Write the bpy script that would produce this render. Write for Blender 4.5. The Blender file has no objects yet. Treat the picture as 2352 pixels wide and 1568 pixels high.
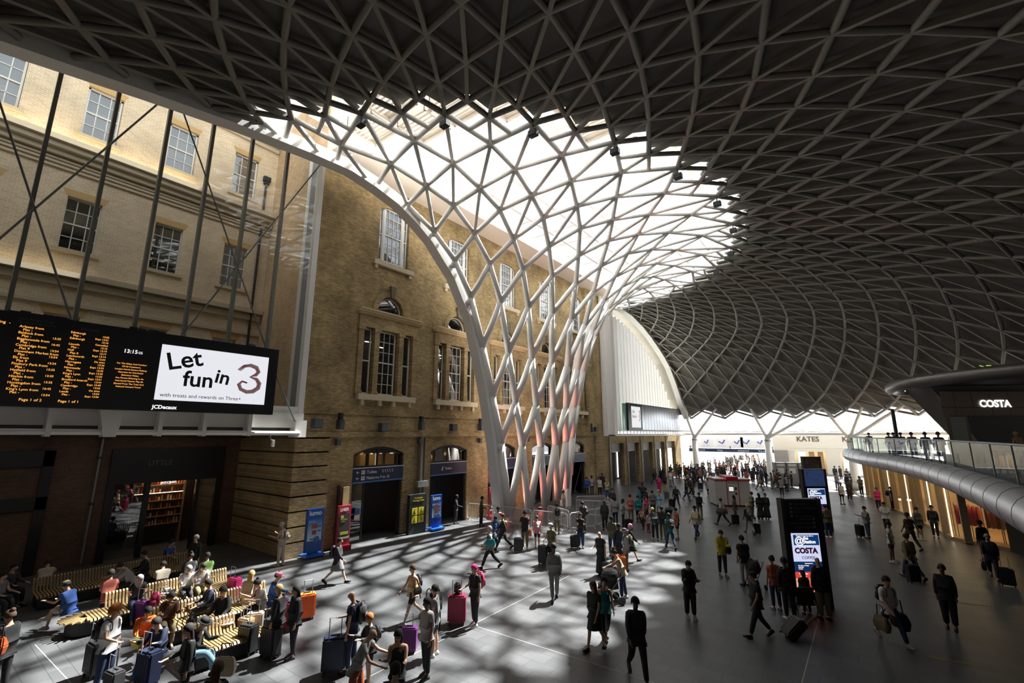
import bpy, bmesh, math, random
import numpy as np
from mathutils import Vector, Matrix
from math import sin, cos, pi, radians, degrees, atan, atan2, hypot, sqrt, acos
sc = bpy.context.scene
C = sc.collection
# ---------------------------------------------------------------- camera, world, sun, exposure
EYE = 5.7
FPX = 1045.0
PITCH = atan(212.7/1045)
YAW = radians(37.0)
cam = bpy.data.cameras.new('camera'); cam_ob = bpy.data.objects.new('camera', cam); C.objects.link(cam_ob)
cam.sensor_width = 36; cam.lens = FPX/2352*36; cam.clip_start = .05; cam.clip_end = 600
cam_ob.location = (0, 0, EYE); cam_ob.rotation_euler = (pi/2+PITCH, 0, YAW)
sc.camera = cam_ob
w = bpy.data.worlds.new('sky'); sc.world = w; w.use_nodes = True
nt = w.node_tree; bg = nt.nodes['Background']
bg.inputs[0].default_value = (.93, .96, 1, 1); bg.inputs[1].default_value = 1.7
_tc = nt.nodes.new('ShaderNodeTexCoord'); _sp = nt.nodes.new('ShaderNodeSeparateXYZ'); _mr = nt.nodes.new('ShaderNodeMapRange')   # hazy sky: brighter at the horizon
_mr.inputs[1].default_value = 0; _mr.inputs[2].default_value = .55; _mr.inputs[3].default_value = 3.0; _mr.inputs[4].default_value = 1.55
nt.links.new(_tc.outputs['Generated'], _sp.inputs[0]); nt.links.new(_sp.outputs[2], _mr.inputs[0]); nt.links.new(_mr.outputs[0], bg.inputs[1])
sun = bpy.data.lights.new('sun', 'SUN'); sun.energy = 30; sun.angle = radians(1.3); sun.color = (1, .965, .9)
sun_ob = bpy.data.objects.new('sun', sun); C.objects.link(sun_ob)
SUN_EL, SUN_AZ = radians(57), radians(-98)      # travels towards -y
sd = Vector((cos(SUN_EL)*cos(SUN_AZ), cos(SUN_EL)*sin(SUN_AZ), -sin(SUN_EL)))
sun_ob.rotation_euler = sd.to_track_quat('-Z', 'Y').to_euler()
vs = sc.view_settings; vs.view_transform = 'Standard'; vs.look = 'None'; vs.exposure = 0.0; vs.gamma = 1
vs.use_curve_mapping = False
cy_ = sc.cycles
cy_.max_bounces = 7; cy_.diffuse_bounces = 4; cy_.glossy_bounces = 3; cy_.transmission_bounces = 3
cy_.transparent_max_bounces = 12; cy_.caustics_reflective = False; cy_.caustics_refractive = False
cy_.use_denoising = True; cy_.sample_clamp_indirect = 6; cy_.use_adaptive_sampling = True; cy_.adaptive_threshold = .02
def area(name, loc, rot, sx, sy, energy, color):
    l = bpy.data.lights.new(name, 'AREA'); l.shape = 'RECTANGLE'; l.size = sx; l.size_y = sy; l.energy = energy; l.color = color
    o = bpy.data.objects.new(name, l); C.objects.link(o); o.location = loc; o.rotation_euler = rot
    return o
# ---------------------------------------------------------------- placing from the camera's view of the real floor
_F = Vector((-sin(YAW), cos(YAW), 0)); _R = Vector((cos(YAW), sin(YAW), 0))
def ray(px, py):
    u = (px-1176)/FPX; v = (py-784)/FPX
    return _R*u + _F*(cos(PITCH)+v*sin(PITCH)) + Vector((0, 0, sin(PITCH)-v*cos(PITCH)))
def at_z(px, py, z=0.0):
    d = ray(px, py); t = (z-EYE)/d.z; return Vector((0, 0, EYE))+d*t
# ---------------------------------------------------------------- materials
MATS = {}
def mat(name, col, rough=.6, metal=0, emit=None, es=1, noise=0, nscale=4, spec=.5):
    if name in MATS: return MATS[name]
    m = bpy.data.materials.new(name); m.use_nodes = True; MATS[name] = m
    n = m.node_tree; b = n.nodes['Principled BSDF']
    b.inputs['Base Color'].default_value = (*col, 1); b.inputs['Roughness'].default_value = rough
    b.inputs['Metallic'].default_value = metal; b.inputs['Specular IOR Level'].default_value = spec
    if emit: b.inputs['Emission Color'].default_value = (*emit, 1); b.inputs['Emission Strength'].default_value = es
    if noise:
        t = n.nodes.new('ShaderNodeTexCoord'); x = n.nodes.new('ShaderNodeTexNoise'); x.inputs['Scale'].default_value = nscale; x.inputs['Detail'].default_value = 5
        r = n.nodes.new('ShaderNodeMapRange'); r.inputs[3].default_value = 1-noise; r.inputs[4].default_value = 1+noise
        mx = n.nodes.new('ShaderNodeVectorMath'); mx.operation = 'SCALE'; mx.inputs[0].default_value = col
        n.links.new(t.outputs['Object'], x.inputs['Vector']); n.links.new(x.outputs['Fac'], r.inputs[0])
        n.links.new(r.outputs[0], mx.inputs['Scale']); n.links.new(mx.outputs[0], b.inputs['Base Color'])
    return m
def cmat(col, rough=.8):                         # plain cloth / plastic of a colour
    k = 'cloth_%02x%02x%02x_%d' % tuple([int(min(1, c)*255) for c in col]+[int(rough*10)])
    return mat(k, col, rough, noise=.18, nscale=9)
def brick_mat(name, c1, c2, mortar, bw, rh, axes, msize=.012, rough=.9, blotch=.35, offx=0, stain=None):
    m = bpy.data.materials.new(name); m.use_nodes = True; MATS[name] = m
    n = m.node_tree; L = n.links; b = n.nodes['Principled BSDF']; b.inputs['Roughness'].default_value = rough
    g = n.nodes.new('ShaderNodeNewGeometry'); s = n.nodes.new('ShaderNodeSeparateXYZ'); c = n.nodes.new('ShaderNodeCombineXYZ')
    L.new(g.outputs['Position'], s.inputs[0]); L.new(s.outputs[axes[0]], c.inputs[0]); L.new(s.outputs[axes[1]], c.inputs[1])
    t = n.nodes.new('ShaderNodeTexBrick'); t.inputs['Scale'].default_value = 1; t.inputs['Brick Width'].default_value = bw; t.inputs['Row Height'].default_value = rh
    t.inputs['Mortar Size'].default_value = msize; t.inputs['Color1'].default_value = (*c1, 1); t.inputs['Color2'].default_value = (*c2, 1); t.inputs['Mortar'].default_value = (*mortar, 1)
    t.inputs['Mortar Smooth'].default_value = .3
    L.new(c.outputs[0], t.inputs['Vector'])
    x = n.nodes.new('ShaderNodeTexNoise'); x.inputs['Scale'].default_value = .45; x.inputs['Detail'].default_value = 6; x.inputs['Roughness'].default_value = .65
    L.new(g.outputs['Position'], x.inputs['Vector'])
    r = n.nodes.new('ShaderNodeMapRange'); r.inputs[1].default_value = .3; r.inputs[2].default_value = .7; r.inputs[3].default_value = 1-blotch; r.inputs[4].default_value = 1+blotch
    L.new(x.outputs['Fac'], r.inputs[0])
    v = n.nodes.new('ShaderNodeVectorMath'); v.operation = 'SCALE'; L.new(t.outputs['Color'], v.inputs[0]); L.new(r.outputs[0], v.inputs['Scale'])
    L.new(v.outputs[0], b.inputs['Base Color'])
    bu = n.nodes.new('ShaderNodeBump'); bu.inputs['Strength'].default_value = .5; bu.inputs['Distance'].default_value = .02; bu.invert = True
    L.new(t.outputs['Fac'], bu.inputs['Height']); L.new(bu.outputs[0], b.inputs['Normal'])
    return m
def glass_mat(name, tint, refl=.08, rough=.02, milk=0.0, milkcol=(1, 1, 1)):
    m = bpy.data.materials.new(name); m.use_nodes = True; MATS[name] = m
    n = m.node_tree; L = n.links; n.nodes.remove(n.nodes['Principled BSDF']); o = n.nodes['Material Output']
    t = n.nodes.new('ShaderNodeBsdfTransparent'); t.inputs[0].default_value = (*tint, 1)
    g = n.nodes.new('ShaderNodeBsdfGlossy'); g.inputs['Roughness'].default_value = rough
    a = n.nodes.new('ShaderNodeMixShader'); a.inputs[0].default_value = refl
    L.new(t.outputs[0], a.inputs[1]); L.new(g.outputs[0], a.inputs[2]); last = a
    if milk:
        d = n.nodes.new('ShaderNodeBsdfTranslucent'); d.inputs[0].default_value = (*milkcol, 1)
        q = n.nodes.new('ShaderNodeMixShader'); q.inputs[0].default_value = milk; L.new(a.outputs[0], q.inputs[1]); L.new(d.outputs[0], q.inputs[2]); last = q
    L.new(last.outputs[0], o.inputs['Surface'])
    return m
def emis(name, col, s): return mat(name, (0, 0, 0), .6, emit=col, es=s)
# ---------------------------------------------------------------- mesh helper
class MB:
    def __init__(s): s.v = []; s.f = []; s.mi = []; s.m = 0
    def add(s, vs, fs):
        o = len(s.v); s.v += [tuple(p) for p in vs]
        for f in fs: s.f.append([i+o for i in f]); s.mi.append(s.m)
        return s
    def box(s, x0, y0, z0, x1, y1, z1):
        return s.add([(x0, y0, z0), (x1, y0, z0), (x1, y1, z0), (x0, y1, z0), (x0, y0, z1), (x1, y0, z1), (x1, y1, z1), (x0, y1, z1)],
                     [(0, 3, 2, 1), (4, 5, 6, 7), (0, 1, 5, 4), (1, 2, 6, 5), (2, 3, 7, 6), (3, 0, 4, 7)])
    def cbox(s, c, sx, sy, sz): return s.box(c[0]-sx/2, c[1]-sy/2, c[2]-sz/2, c[0]+sx/2, c[1]+sy/2, c[2]+sz/2)
    def bar(s, p, q, w, h, up=(0, 0, 1)):        # box section between two points
        p = Vector(p); q = Vector(q); d = (q-p).normalized(); u = Vector(up)
        if abs(d.dot(u)) > .98: u = Vector((1, 0, 0))
        a = d.cross(u).normalized()*w/2; b = a.cross(d).normalized()*h/2
        vs = [p-a-b, p+a-b, p+a+b, p-a+b, q-a-b, q+a-b, q+a+b, q-a+b]
        return s.add(vs, [(0, 1, 2, 3), (7, 6, 5, 4), (0, 4, 5, 1), (1, 5, 6, 2), (2, 6, 7, 3), (3, 7, 4, 0)])
    def tube(s, pts, r, n=8, cap=True):
        pts = [Vector(p) for p in pts]; R = r if isinstance(r, (list, tuple)) else [r]*len(pts)
        rings = []; prev = None
        for i, p in enumerate(pts):
            d = (pts[min(i+1, len(pts)-1)]-pts[max(i-1, 0)]).normalized()
            if prev is None:
                u = Vector((0, 0, 1)) if abs(d.z) < .9 else Vector((1, 0, 0)); a = d.cross(u).normalized()
            else: a = (prev-d*prev.dot(d)).normalized()
            prev = a; b = d.cross(a)
            rings.append([p+(a*cos(2*pi*k/n)+b*sin(2*pi*k/n))*R[i] for k in range(n)])
        return s.loft(rings, cap)
    def loft(s, rings, cap=True, close=True):
        n = len(rings[0]); vs = [p for r in rings for p in r]; fs = []
        for i in range(len(rings)-1):
            for k in range(n if close else n-1):
                a = i*n+k; b = i*n+(k+1) % n; fs.append((a, b, b+n, a+n))
        if cap: fs.append(tuple(range(n))[::-1]); fs.append(tuple((len(rings)-1)*n+k for k in range(n)))
        return s.add(vs, fs)
    def prism(s, poly, z0, z1):                  # plan polygon extruded in z
        n = len(poly); vs = [(x, y, z0) for x, y in poly]+[(x, y, z1) for x, y in poly]
        return s.add(vs, [tuple(range(n))[::-1], tuple(range(n, 2*n))]+[(k, (k+1) % n, (k+1) % n+n, k+n) for k in range(n)])
    def yzprism(s, poly, x0, x1):                # polygon in (y,z) extruded in x
        n = len(poly); vs = [(x0, y, z) for y, z in poly]+[(x1, y, z) for y, z in poly]
        return s.add(vs, [tuple(range(n))[::-1], tuple(range(n, 2*n))]+[(k, (k+1) % n, (k+1) % n+n, k+n) for k in range(n)])
    def ball(s, c, rx, ry=None, rz=None, nu=12, nv=8):
        ry = ry or rx; rz = rz or rx
        return s.loft([[(c[0]+rx*sin(pi*j/nv)*cos(2*pi*k/nu), c[1]+ry*sin(pi*j/nv)*sin(2*pi*k/nu), c[2]+rz*cos(pi*j/nv)) for k in range(nu)] for j in [nv-.1]+list(range(nv-1, 0, -1))+[.1]])
    def build(s, name, mats=None, parent=None, smooth=False, bevel=0):
        me = bpy.data.meshes.new(name); me.from_pydata(s.v, [], s.f)
        mats = mats if isinstance(mats, (list, tuple)) else [mats]
        for m in mats: me.materials.append(m)
        for p, i in zip(me.polygons, s.mi): p.material_index = min(i, len(mats)-1); p.use_smooth = smooth
        me.validate(); me.update()
        b = bmesh.new(); b.from_mesh(me); bmesh.ops.recalc_face_normals(b, faces=b.faces)
        if bevel: bmesh.ops.bevel(b, geom=b.edges[:], offset=bevel, segments=2, affect='EDGES', clamp_overlap=True)
        b.to_mesh(me); b.free()
        o = bpy.data.objects.new(name, me); C.objects.link(o)
        if parent is not None: o.parent = parent
        return o
def tag(o, label=None, cat=None, group=None, kind=None):
    if label: o['label'] = label
    if cat: o['category'] = cat
    if group: o['group'] = group
    if kind: o['kind'] = kind
    return o
def thing(name, label, cat, loc=(0, 0, 0), rz=0, group=None):
    o = bpy.data.objects.new(name, None); o.empty_display_size = .1; C.objects.link(o); o.location = loc; o.rotation_euler = (0, 0, rz)
    return tag(o, label, cat, group)
def struct(o, label=None): o['kind'] = 'structure'; 
def place(o, p, rz=0): o.location = p; o.rotation_euler = (0, 0, rz)
def copytree(o, parent=None):
    c = o.copy(); C.objects.link(c)
    if parent is not None: c.parent = parent
    for ch in list(o.children): copytree(ch, c)
    return c
def text(name, s, size, m, loc, rot, parent=None, align='LEFT', ext=.004, bold=0):
    cu = bpy.data.curves.new(name, 'FONT'); cu.body = s; cu.size = size; cu.extrude = ext; cu.align_x = align; cu.offset = bold
    cu.resolution_u = 3; cu.materials.append(m)
    o = bpy.data.objects.new(name, cu); C.objects.link(o); o.location = loc; o.rotation_euler = rot
    me = bpy.data.meshes.new_from_object(o); bpy.data.objects.remove(o); bpy.data.curves.remove(cu)
    o = bpy.data.objects.new(name, me); C.objects.link(o); o.location = loc; o.rotation_euler = rot
    if parent is not None: o.parent = parent
    return o
XF = (pi/2, 0, pi/2)                             # text standing on a wall that faces +x, reading towards +y
# ---------------------------------------------------------------- shared materials
BRICK = brick_mat('stock_brick', (.5, .36, .165), (.31, .21, .095), (.18, .14, .085), .24, .082, (1, 2), .011, blotch=.45)
BRICKX = brick_mat('stock_brick_return', (.50, .36, .16), (.36, .25, .10), (.2, .15, .09), .24, .082, (0, 2), .011, blotch=.5)
PALEB = brick_mat('pale_gault_brick', (.8, .62, .41), (.68, .5, .32), (.86, .76, .6), .26, .1, (1, 2), .012, blotch=.18)
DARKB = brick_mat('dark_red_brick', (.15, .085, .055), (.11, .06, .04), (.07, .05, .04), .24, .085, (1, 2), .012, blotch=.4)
STONE = mat('bath_stone', (.62, .48, .28), .85, noise=.15)
PSTONE = mat('pale_stone', (.62, .52, .36), .85, noise=.12)
WHITEP = mat('white_paint', (.8, .78, .74), .5)
STEELW = mat('white_steel', (.84, .82, .78), .45, noise=.04)
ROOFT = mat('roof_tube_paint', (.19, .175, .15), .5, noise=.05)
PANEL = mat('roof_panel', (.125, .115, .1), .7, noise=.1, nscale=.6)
DARK = mat('dark_frame', (.02, .022, .026), .5)
BLACK = mat('black_gloss', (.012, .012, .014), .35)
GREYM = mat('grey_metal', (.3, .31, .31), .4, .6)
MULL = mat('mullion_grey', (.2, .2, .18), .5)
NAVY = mat('navy_sign', (.012, .02, .06), .4)
STEEL = mat('brushed_steel', (.6, .6, .62), .38, .6, noise=.1, nscale=2)
GLASS = glass_mat('clear_glass', (.96, .98, .97), .05)
GLASSD = glass_mat('window_glass', (.68, .7, .72), .2)
GLASSG = glass_mat('green_edge_glass', (.62, .74, .66), .3)
ROOFG = glass_mat('roof_glass', (.93, .95, .97), .05)
DIFFG = glass_mat('sun_diffuser_glass', (.3, .3, .3), .05, milk=.8, milkcol=(.9, .92, .95))
DARKIN = mat('dark_interior', (.05, .045, .04), .9)
CREAM = mat('cream_soffit', (.72, .64, .55), .7, noise=.04)
WTXT = mat('white_lettering', (.8, .8, .8), .6)
# ================================================================ FLOOR
m = bpy.data.materials.new('slate_floor'); m.use_nodes = True; n = m.node_tree; L = n.links; b = n.nodes['Principled BSDF']; b.inputs['Specular IOR Level'].default_value = .32
g = n.nodes.new('ShaderNodeNewGeometry'); t = n.nodes.new('ShaderNodeTexBrick'); t.inputs['Scale'].default_value = 1
t.inputs['Brick Width'].default_value = .75; t.inputs['Row Height'].default_value = .45; t.inputs['Mortar Size'].default_value = .006
t.inputs['Color1'].default_value = (.105, .107, .11, 1); t.inputs['Color2'].default_value = (.083, .085, .088, 1); t.inputs['Mortar'].default_value = (.045, .045, .045, 1)
x = n.nodes.new('ShaderNodeTexNoise'); x.inputs['Scale'].default_value = .8; x.inputs['Detail'].default_value = 8
r = n.nodes.new('ShaderNodeMapRange'); r.inputs[3].default_value = .75; r.inputs[4].default_value = 1.25
v = n.nodes.new('ShaderNodeVectorMath'); v.operation = 'SCALE'
L.new(g.outputs['Position'], t.inputs['Vector']); L.new(g.outputs['Position'], x.inputs['Vector']); L.new(x.outputs['Fac'], r.inputs[0])
L.new(t.outputs['Color'], v.inputs[0]); L.new(r.outputs[0], v.inputs['Scale']); L.new(v.outputs[0], b.inputs['Base Color'])
r2 = n.nodes.new('ShaderNodeMapRange'); r2.inputs[3].default_value = .28; r2.inputs[4].default_value = .5; L.new(x.outputs['Fac'], r2.inputs[0]); L.new(r2.outputs[0], b.inputs['Roughness'])
SLATE = m
o = MB().box(-45, -22, -.3, 32, 86, 0).build('floor', SLATE); struct(o)
PALEG = mat('pale_forecourt', (.62, .61, .58), .8, noise=.08)
o = MB().box(-60, 86, -.3, 40, 150, 0).build('floor', PALEG); struct(o)
LINE = mat('pale_joint', (.42, .41, .38), .6)
for i, (p, q) in enumerate([((-18.96, 3.24), (-14.2, 3.44)), ((-10.13, 7.5), (-10.3, 17.6)), ((-10.1, 11.5), (-4, 11.6)), ((-1.78, 19.5), (-1.85, 9.0)), ((-12.1, 30.0), (-11.9, 40))]):
    o = MB().bar((p[0], p[1], .001), (q[0], q[1], .001), .022, .006).build('trim_%d' % (i+1), LINE); struct(o)
# ================================================================ ROOF GEOMETRY
CX, CY, XB = -26.3, 29.4, -19.7
rk = [7.3,7.9,8.3,9.0,10.0,11.4,13.1,15.0,18.0,20.6,23.9,26.6,30.7,32.9,35.1,37.2,39.6,45]
zL = [-3,0.2,5,9.1,13.05,15.7,17.5,18.75,19.5,19.3,18.9,18.45,17.7,17.0,16.0,14.8,13.2,9]
zR = [-3,0.2,5,9.1,13.05,15.7,17.6,19.0,19.6,19.45,18.7,17.8,16.0,14.7,12.53,10.07,8.08,5]
def sstep(a, b, x):
    t = min(1, max(0, (x-a)/(b-a))); return t*t*(3-2*t)
def zroof(r, phi):
    w = sstep(-1, 1, -sin(radians(phi)))
    return float(w*np.interp(r, rk, zL)+(1-w)*np.interp(r, rk, zR))
RB = [7.9,8.3,8.8,9.5,10.6,11.9,13.2,14.7,16.1,17.7,19.7,21.8]+[float(np.interp(j, [12,16,20,24,28,31], [23.0,28.0,32.4,36,39.5,42.3])) for j in range(12, 36)]
CLO = [[-0.254, -0.268, -0.301, -0.444, 0.229, 0.002], [-2.716, 0.495, 2.838, -0.246, 2.339, 0.467]]
CHI = [[0.059, 2.314, 0.179, -1.497, -4.342, -1.534, 1.954, 0.766, -2.246, -0.38, 1.006, 0.383, 1.178, 1.111, -1.353], [-3.193, -4.518, 1.625, 1.87, -4.657, -6.96, 4.163, 0.367, 4.059, 2.668, -1.498, -1.154, 4.645, 8.254, -7.107]]
def node_rp(u, j):
    if j < 11:
        a = u/10; b = (j-6)/6; t = [1, a, b, a*b, a*a, b*b]; c = CLO
    else:
        uu = max(-15, min(15, u)); a = uu/14; b = (j-21)/10; t = [a**p*b**q for p in range(4) for q in range(4) if p+q <= 5]; c = CHI
    return RB[int(j)]+sum(x*y for x, y in zip(t, c[0])), 3.0+5.6*u+sum(x*y for x, y in zip(t, c[1]))
NC = {}
def node(u, j, up=0.0):
    k = (u, j, up)
    if k not in NC:
        r, p = node_rp(u, j); z = zroof(r, p)
        P = Vector((CX+r*cos(radians(p)), CY+r*sin(radians(p)), z))
        if up:
            dz = (zroof(r+.3, p)-zroof(r-.3, p))/.6; nn = Vector((-dz*cos(radians(p)), -dz*sin(radians(p)), 1)).normalized(); P = P+nn*up
        NC[k] = P
    return NC[k]
def clipx(p, q, x=XB+.15):
    if p.x < x and q.x < x: return None
    if p.x < x: p = p+(q-p)*((x-p.x)/(q.x-p.x))
    if q.x < x: q = q+(p-q)*((x-q.x)/(p.x-q.x))
    return (p, q) if (q-p).length > .15 else None
def strand(mb, nodes, r, n=8, flat=None):
    segs = []
    for a, b in zip(nodes, nodes[1:]):
        c = clipx(a, b)
        if c: segs.append(c)
    if not segs: return False
    if flat:
        for a, b in segs: mb.bar(a, b, flat[0], flat[1])
    else:
        run = [segs[0][0], segs[0][1]]
        for a, b in segs[1:]:
            if (a-run[-1]).length < .01: run.append(b)
            else: mb.tube(run, r if not isinstance(r, list) else r[:len(run)], n); run = [a, b]
        mb.tube(run, r if not isinstance(r, list) else r[:len(run)], n)
    return True
# funnel (rows 0..11): each strand is a part
FUN = thing('lattice_funnel', 'white steel lattice funnel rising by the brick wall and flaring into the roof', 'column', (-19, 29, 0))
FUN_INV = Vector((19, -29, 0))
def fbuild(mb, name, m=STEELW):
    mb.v = [(x+19, y-29, z) for x, y, z in mb.v]
    return mb.build(name, m, FUN, smooth=True)
def rr(j): return float(np.interp(j, [0, 3, 6, 9, 11], [.25, .22, .15, .125, .12]))
def valid(u, j):
    r, p = node_rp(u, j); return CX+r*cos(radians(p)) > XB-3.2
def funstrand(start, step, name):
    u, j = start; pts = []; js = []
    while j <= 11:
        pts.append(node(u, j)); js.append(j); u += step[0]; j += step[1]
    mb = MB(); any_ = False
    for k in range(len(pts)-1):
        c = clipx(pts[k], pts[k+1])
        if c: mb.tube([c[0], c[1]], [rr(js[k]), rr(js[k]+1)], 10); mb.ball(c[1], rr(js[k]+1)*1.02, nu=10, nv=6); any_ = True
    if any_: fbuild(mb, name)
for i in range(-12, 18):
    u0 = 2*i-5
    if -30 <= u0 <= 30:
        funstrand((u0, 0), (-1, 1), 'lattice_strut')
        funstrand((u0, 0), (1, 1), 'lattice_strut')
for i in range(-6, 20):                          # radial bars from row 6
    u0 = 2*i-11
    for uu, jj in ((u0, 6), (u0+1, 7)):
        mb = MB()
        if strand(mb, [node(uu, j) for j in range(jj, 12, 2)], .1, flat=(.16, .2)): fbuild(mb, 'radial_bar')
for k in range(-16, 20):                          # short struts from the odd ring nodes
    if k % 2 == 0: continue
    P = node(k, 11); B0 = node(k, 10); mb = MB()
    for s in (-1, 1):
        E_ = (B0+node(k+s, 11))/2; c = clipx(P, E_)
        if c: mb.tube(c, .11, 8)
    c = clipx(P, B0)
    if c: mb.bar(c[0], c[1], .16, .2)
    if mb.v: fbuild(mb, 'ring_strut')
# dome lattice and panels
mbt = MB(); mbf = MB()
done = set()
def addseg(a, b, flat):
    if (a, b) in done: return
    done.add((a, b)); c = clipx(node(*a), node(*b))
    if not c: return
    if flat: mbf.bar(c[0], c[1], .15, .22)
    else: mbt.tube(c, .125, 6, cap=False)
UR = [x/2 for x in range(-34, 36)]
for j in range(11, 31):
    for u in UR:
        if (j % 2 == 1) != (u == int(u)): continue
        if abs(node_rp(u, j)[1]) > 100: continue
        addseg((u, j), (u-.5, j+1), False); addseg((u, j), (u+.5, j+1), False)
        if j < 30: addseg((u, j), (u, j+2), True)
mbp = MB()
for j in range(11, 30):
    for u in UR:
        if (j % 2 == 1) != (u == int(u)): continue
        if abs(node_rp(u, j)[1]) > 100: continue
        a, l_, r_, d = (node(u, j, .33), node(u-.5, j+1, .33), node(u+.5, j+1, .33), node(u, j+2, .33))
        if max(a.x, l_.x, r_.x, d.x) < XB: continue
        o1 = Vector((0, 0, .12))
        for tri in ((a, l_, d), (a, r_, d)):
            mbp.add(list(tri)+[p+o1 for p in tri], [(0, 1, 2), (3, 4, 5), (0, 1, 4, 3), (1, 2, 5, 4), (2, 0, 3, 5)])
CEIL = bpy.data.objects.new('ceiling', None); C.objects.link(CEIL); struct(CEIL)
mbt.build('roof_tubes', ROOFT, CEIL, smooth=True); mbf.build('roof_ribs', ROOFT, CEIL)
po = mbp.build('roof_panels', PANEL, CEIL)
bm = bmesh.new(); bm.from_mesh(po.data)
bmesh.ops.bisect_plane(bm, geom=bm.verts[:]+bm.edges[:]+bm.faces[:], plane_co=(XB-.1, 0, 0), plane_no=(-1, 0, 0), clear_outer=True)
bm.to_mesh(po.data); bm.free()
# edge beam on both sides
def beam_pts(side):
    P = []
    rr_ = [7.0, 7.9, 8.3, 9.0, 10.0, 11.4, 12.2, 13.1, 14.2, 15.5, 17, 18.5, 20.6, 22, 23.9, 26.6, 28.5, 30.7, 32.9, 35.1, 37.2, 39.6]
    if side < 0: rr_ += [42, 45, 50]
    for r in rr_:
        y = CY+side*sqrt(max(.1, r*r-(XB-CX)**2)); phi = degrees(atan2(y-CY, XB-CX)); P.append(Vector((XB-.25, y, max(0.02, zroof(r, phi)))))
    P[0] = Vector((XB-.25, P[1].y+(-.0), 0.0)); P[1].z = 1.0 if P[1].z < 1 else P[1].z
    return P
def sweep(pts, w, h):                             # box beam in the plane x = const
    rings = []
    for i, p in enumerate(pts):
        d = (pts[min(i+1, len(pts)-1)]-pts[max(i-1, 0)]).normalized(); nrm = Vector((1, 0, 0)).cross(d).normalized()
        rings.append([p+Vector((w/2, 0, 0))+nrm*h/2, p+Vector((-w/2, 0, 0))+nrm*h/2, p+Vector((-w/2, 0, 0))-nrm*h/2, p+Vector((w/2, 0, 0))-nrm*h/2])
    return rings
for side in (-1, 1):
    o = MB().loft(sweep(beam_pts(side), .7, .62)).build('edge_beam', STEELW); tag(o, 'white box-section edge arch sweeping up from the funnel foot over the ' + ('tall glass screen and board' if side < 0 else 'slatted screen at the far end'), 'beam')
# closing strips between beam and glass screens (eaves)
mb = MB()
for side, P in ((-1, beam_pts(-1)), (1, beam_pts(1))):
    P = [p for p in P if (p.y < 10.5 or p.y > 46.3) and p.z > 5]
    if side < 0: P = [Vector((XB, 11.9, 19.2))]+P
    for a, b in zip(P, P[1:]):
        x0, x1 = XB-.5, -22.3
        up0, up1 = (1.15, .75) if side < 0 else (.3, .3)
        mb.add([(x0, a.y, a.z+.3), (x1, a.y, a.z+up0+.3), (x1, b.y, b.z+up0+.3), (x0, b.y, b.z+.3), (x0, a.y, a.z+.4), (x1, a.y, a.z+up0+.4), (x1, b.y, b.z+up0+.4), (x0, b.y, b.z+.4)], [(0, 1, 2, 3), (4, 5, 6, 7), (0, 1, 5, 4), (1, 2, 6, 5), (2, 3, 7, 6), (3, 0, 4, 7)])
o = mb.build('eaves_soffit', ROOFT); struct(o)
# ================================================================ GLAZED ROOF OVER THE FUNNEL
SK = thing('glazed_rooflight', 'flat white-framed glass roof over the open mouth of the funnel', 'skylight')
fr = MB(); gl = MB(); gf = MB(); ZS = 21.6
def chord(x): 
    d = 26.2**2-(x-CX)**2; return sqrt(d) if d > 0 else 0
xs = [-20.3+2.3*i for i in range(9)]
for i, x0 in enumerate(xs):
    h = chord(x0); 
    if h < .5: break
    ya, yb = CY-h, CY+h
    if i == 0: ya = max(ya, 10)
    fr.box(x0-.09, ya, ZS-.15, x0+.09, yb, ZS+.12)
    if i+1 < len(xs):
        x1 = xs[i+1]
    else: break
    y = 3.0
    while y < 56:
        xm = (x0+x1)/2; h2 = chord(xm)
        if h2 > 0 and y+2.6 > CY-h2 and y < CY+h2:
            y0, y1 = max(y, CY-h2), min(y+2.6, CY+h2)
            (gf if y0 > 38 else gl).box(x0+.09, y0+.06, ZS, x1-.09, y1-.06, ZS+.03)  # far panes made milky to keep direct sun off the floor beyond
            fr.box(x0, y0-.06, ZS-.1, x1, y0+.06, ZS+.08)
        y += 2.6
h = 26
fr.tube([Vector((CX+26.1*cos(a), CY+26.1*sin(a), ZS)) for a in [radians(-75+i*6) for i in range(26)]], .16, 6)
fr.build('frame', STEELW, SK); gl.build('pane', ROOFG, SK); gf.build('sun_diffuser_pane', DIFFG, SK)
# louvre boxes near the near edge of the rooflight
lv = MB()
for i, (x0, y0) in enumerate([(-15.8, 13.6), (-13.5, 13.6), (-15.8, 11.4), (-8.9, 16.2), (-8.9, 18.8), (-11.2, 14.9), (-18, 12.2)]):
    lv.box(x0-1, y0-.9, ZS-.75, x0+1, y0-.8, ZS); lv.box(x0-1, y0+.8, ZS-.75, x0+1, y0+.9, ZS)
    lv.box(x0-1.05, y0-.9, ZS-.75, x0-.95, y0+.9, ZS); lv.box(x0+.95, y0-.9, ZS-.75, x0+1.05, y0+.9, ZS)
    for k in range(7): lv.box(x0-.95, y0-.78+k*.24, ZS-.6, x0+.95, y0-.66+k*.24, ZS-.5)
lv.build('louvre', CREAM, SK)
o = MB().box(-22.3, 12, 21.05, -20.2, 47, 21.2).build('ceiling_soffit', CREAM); struct(o)
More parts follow.
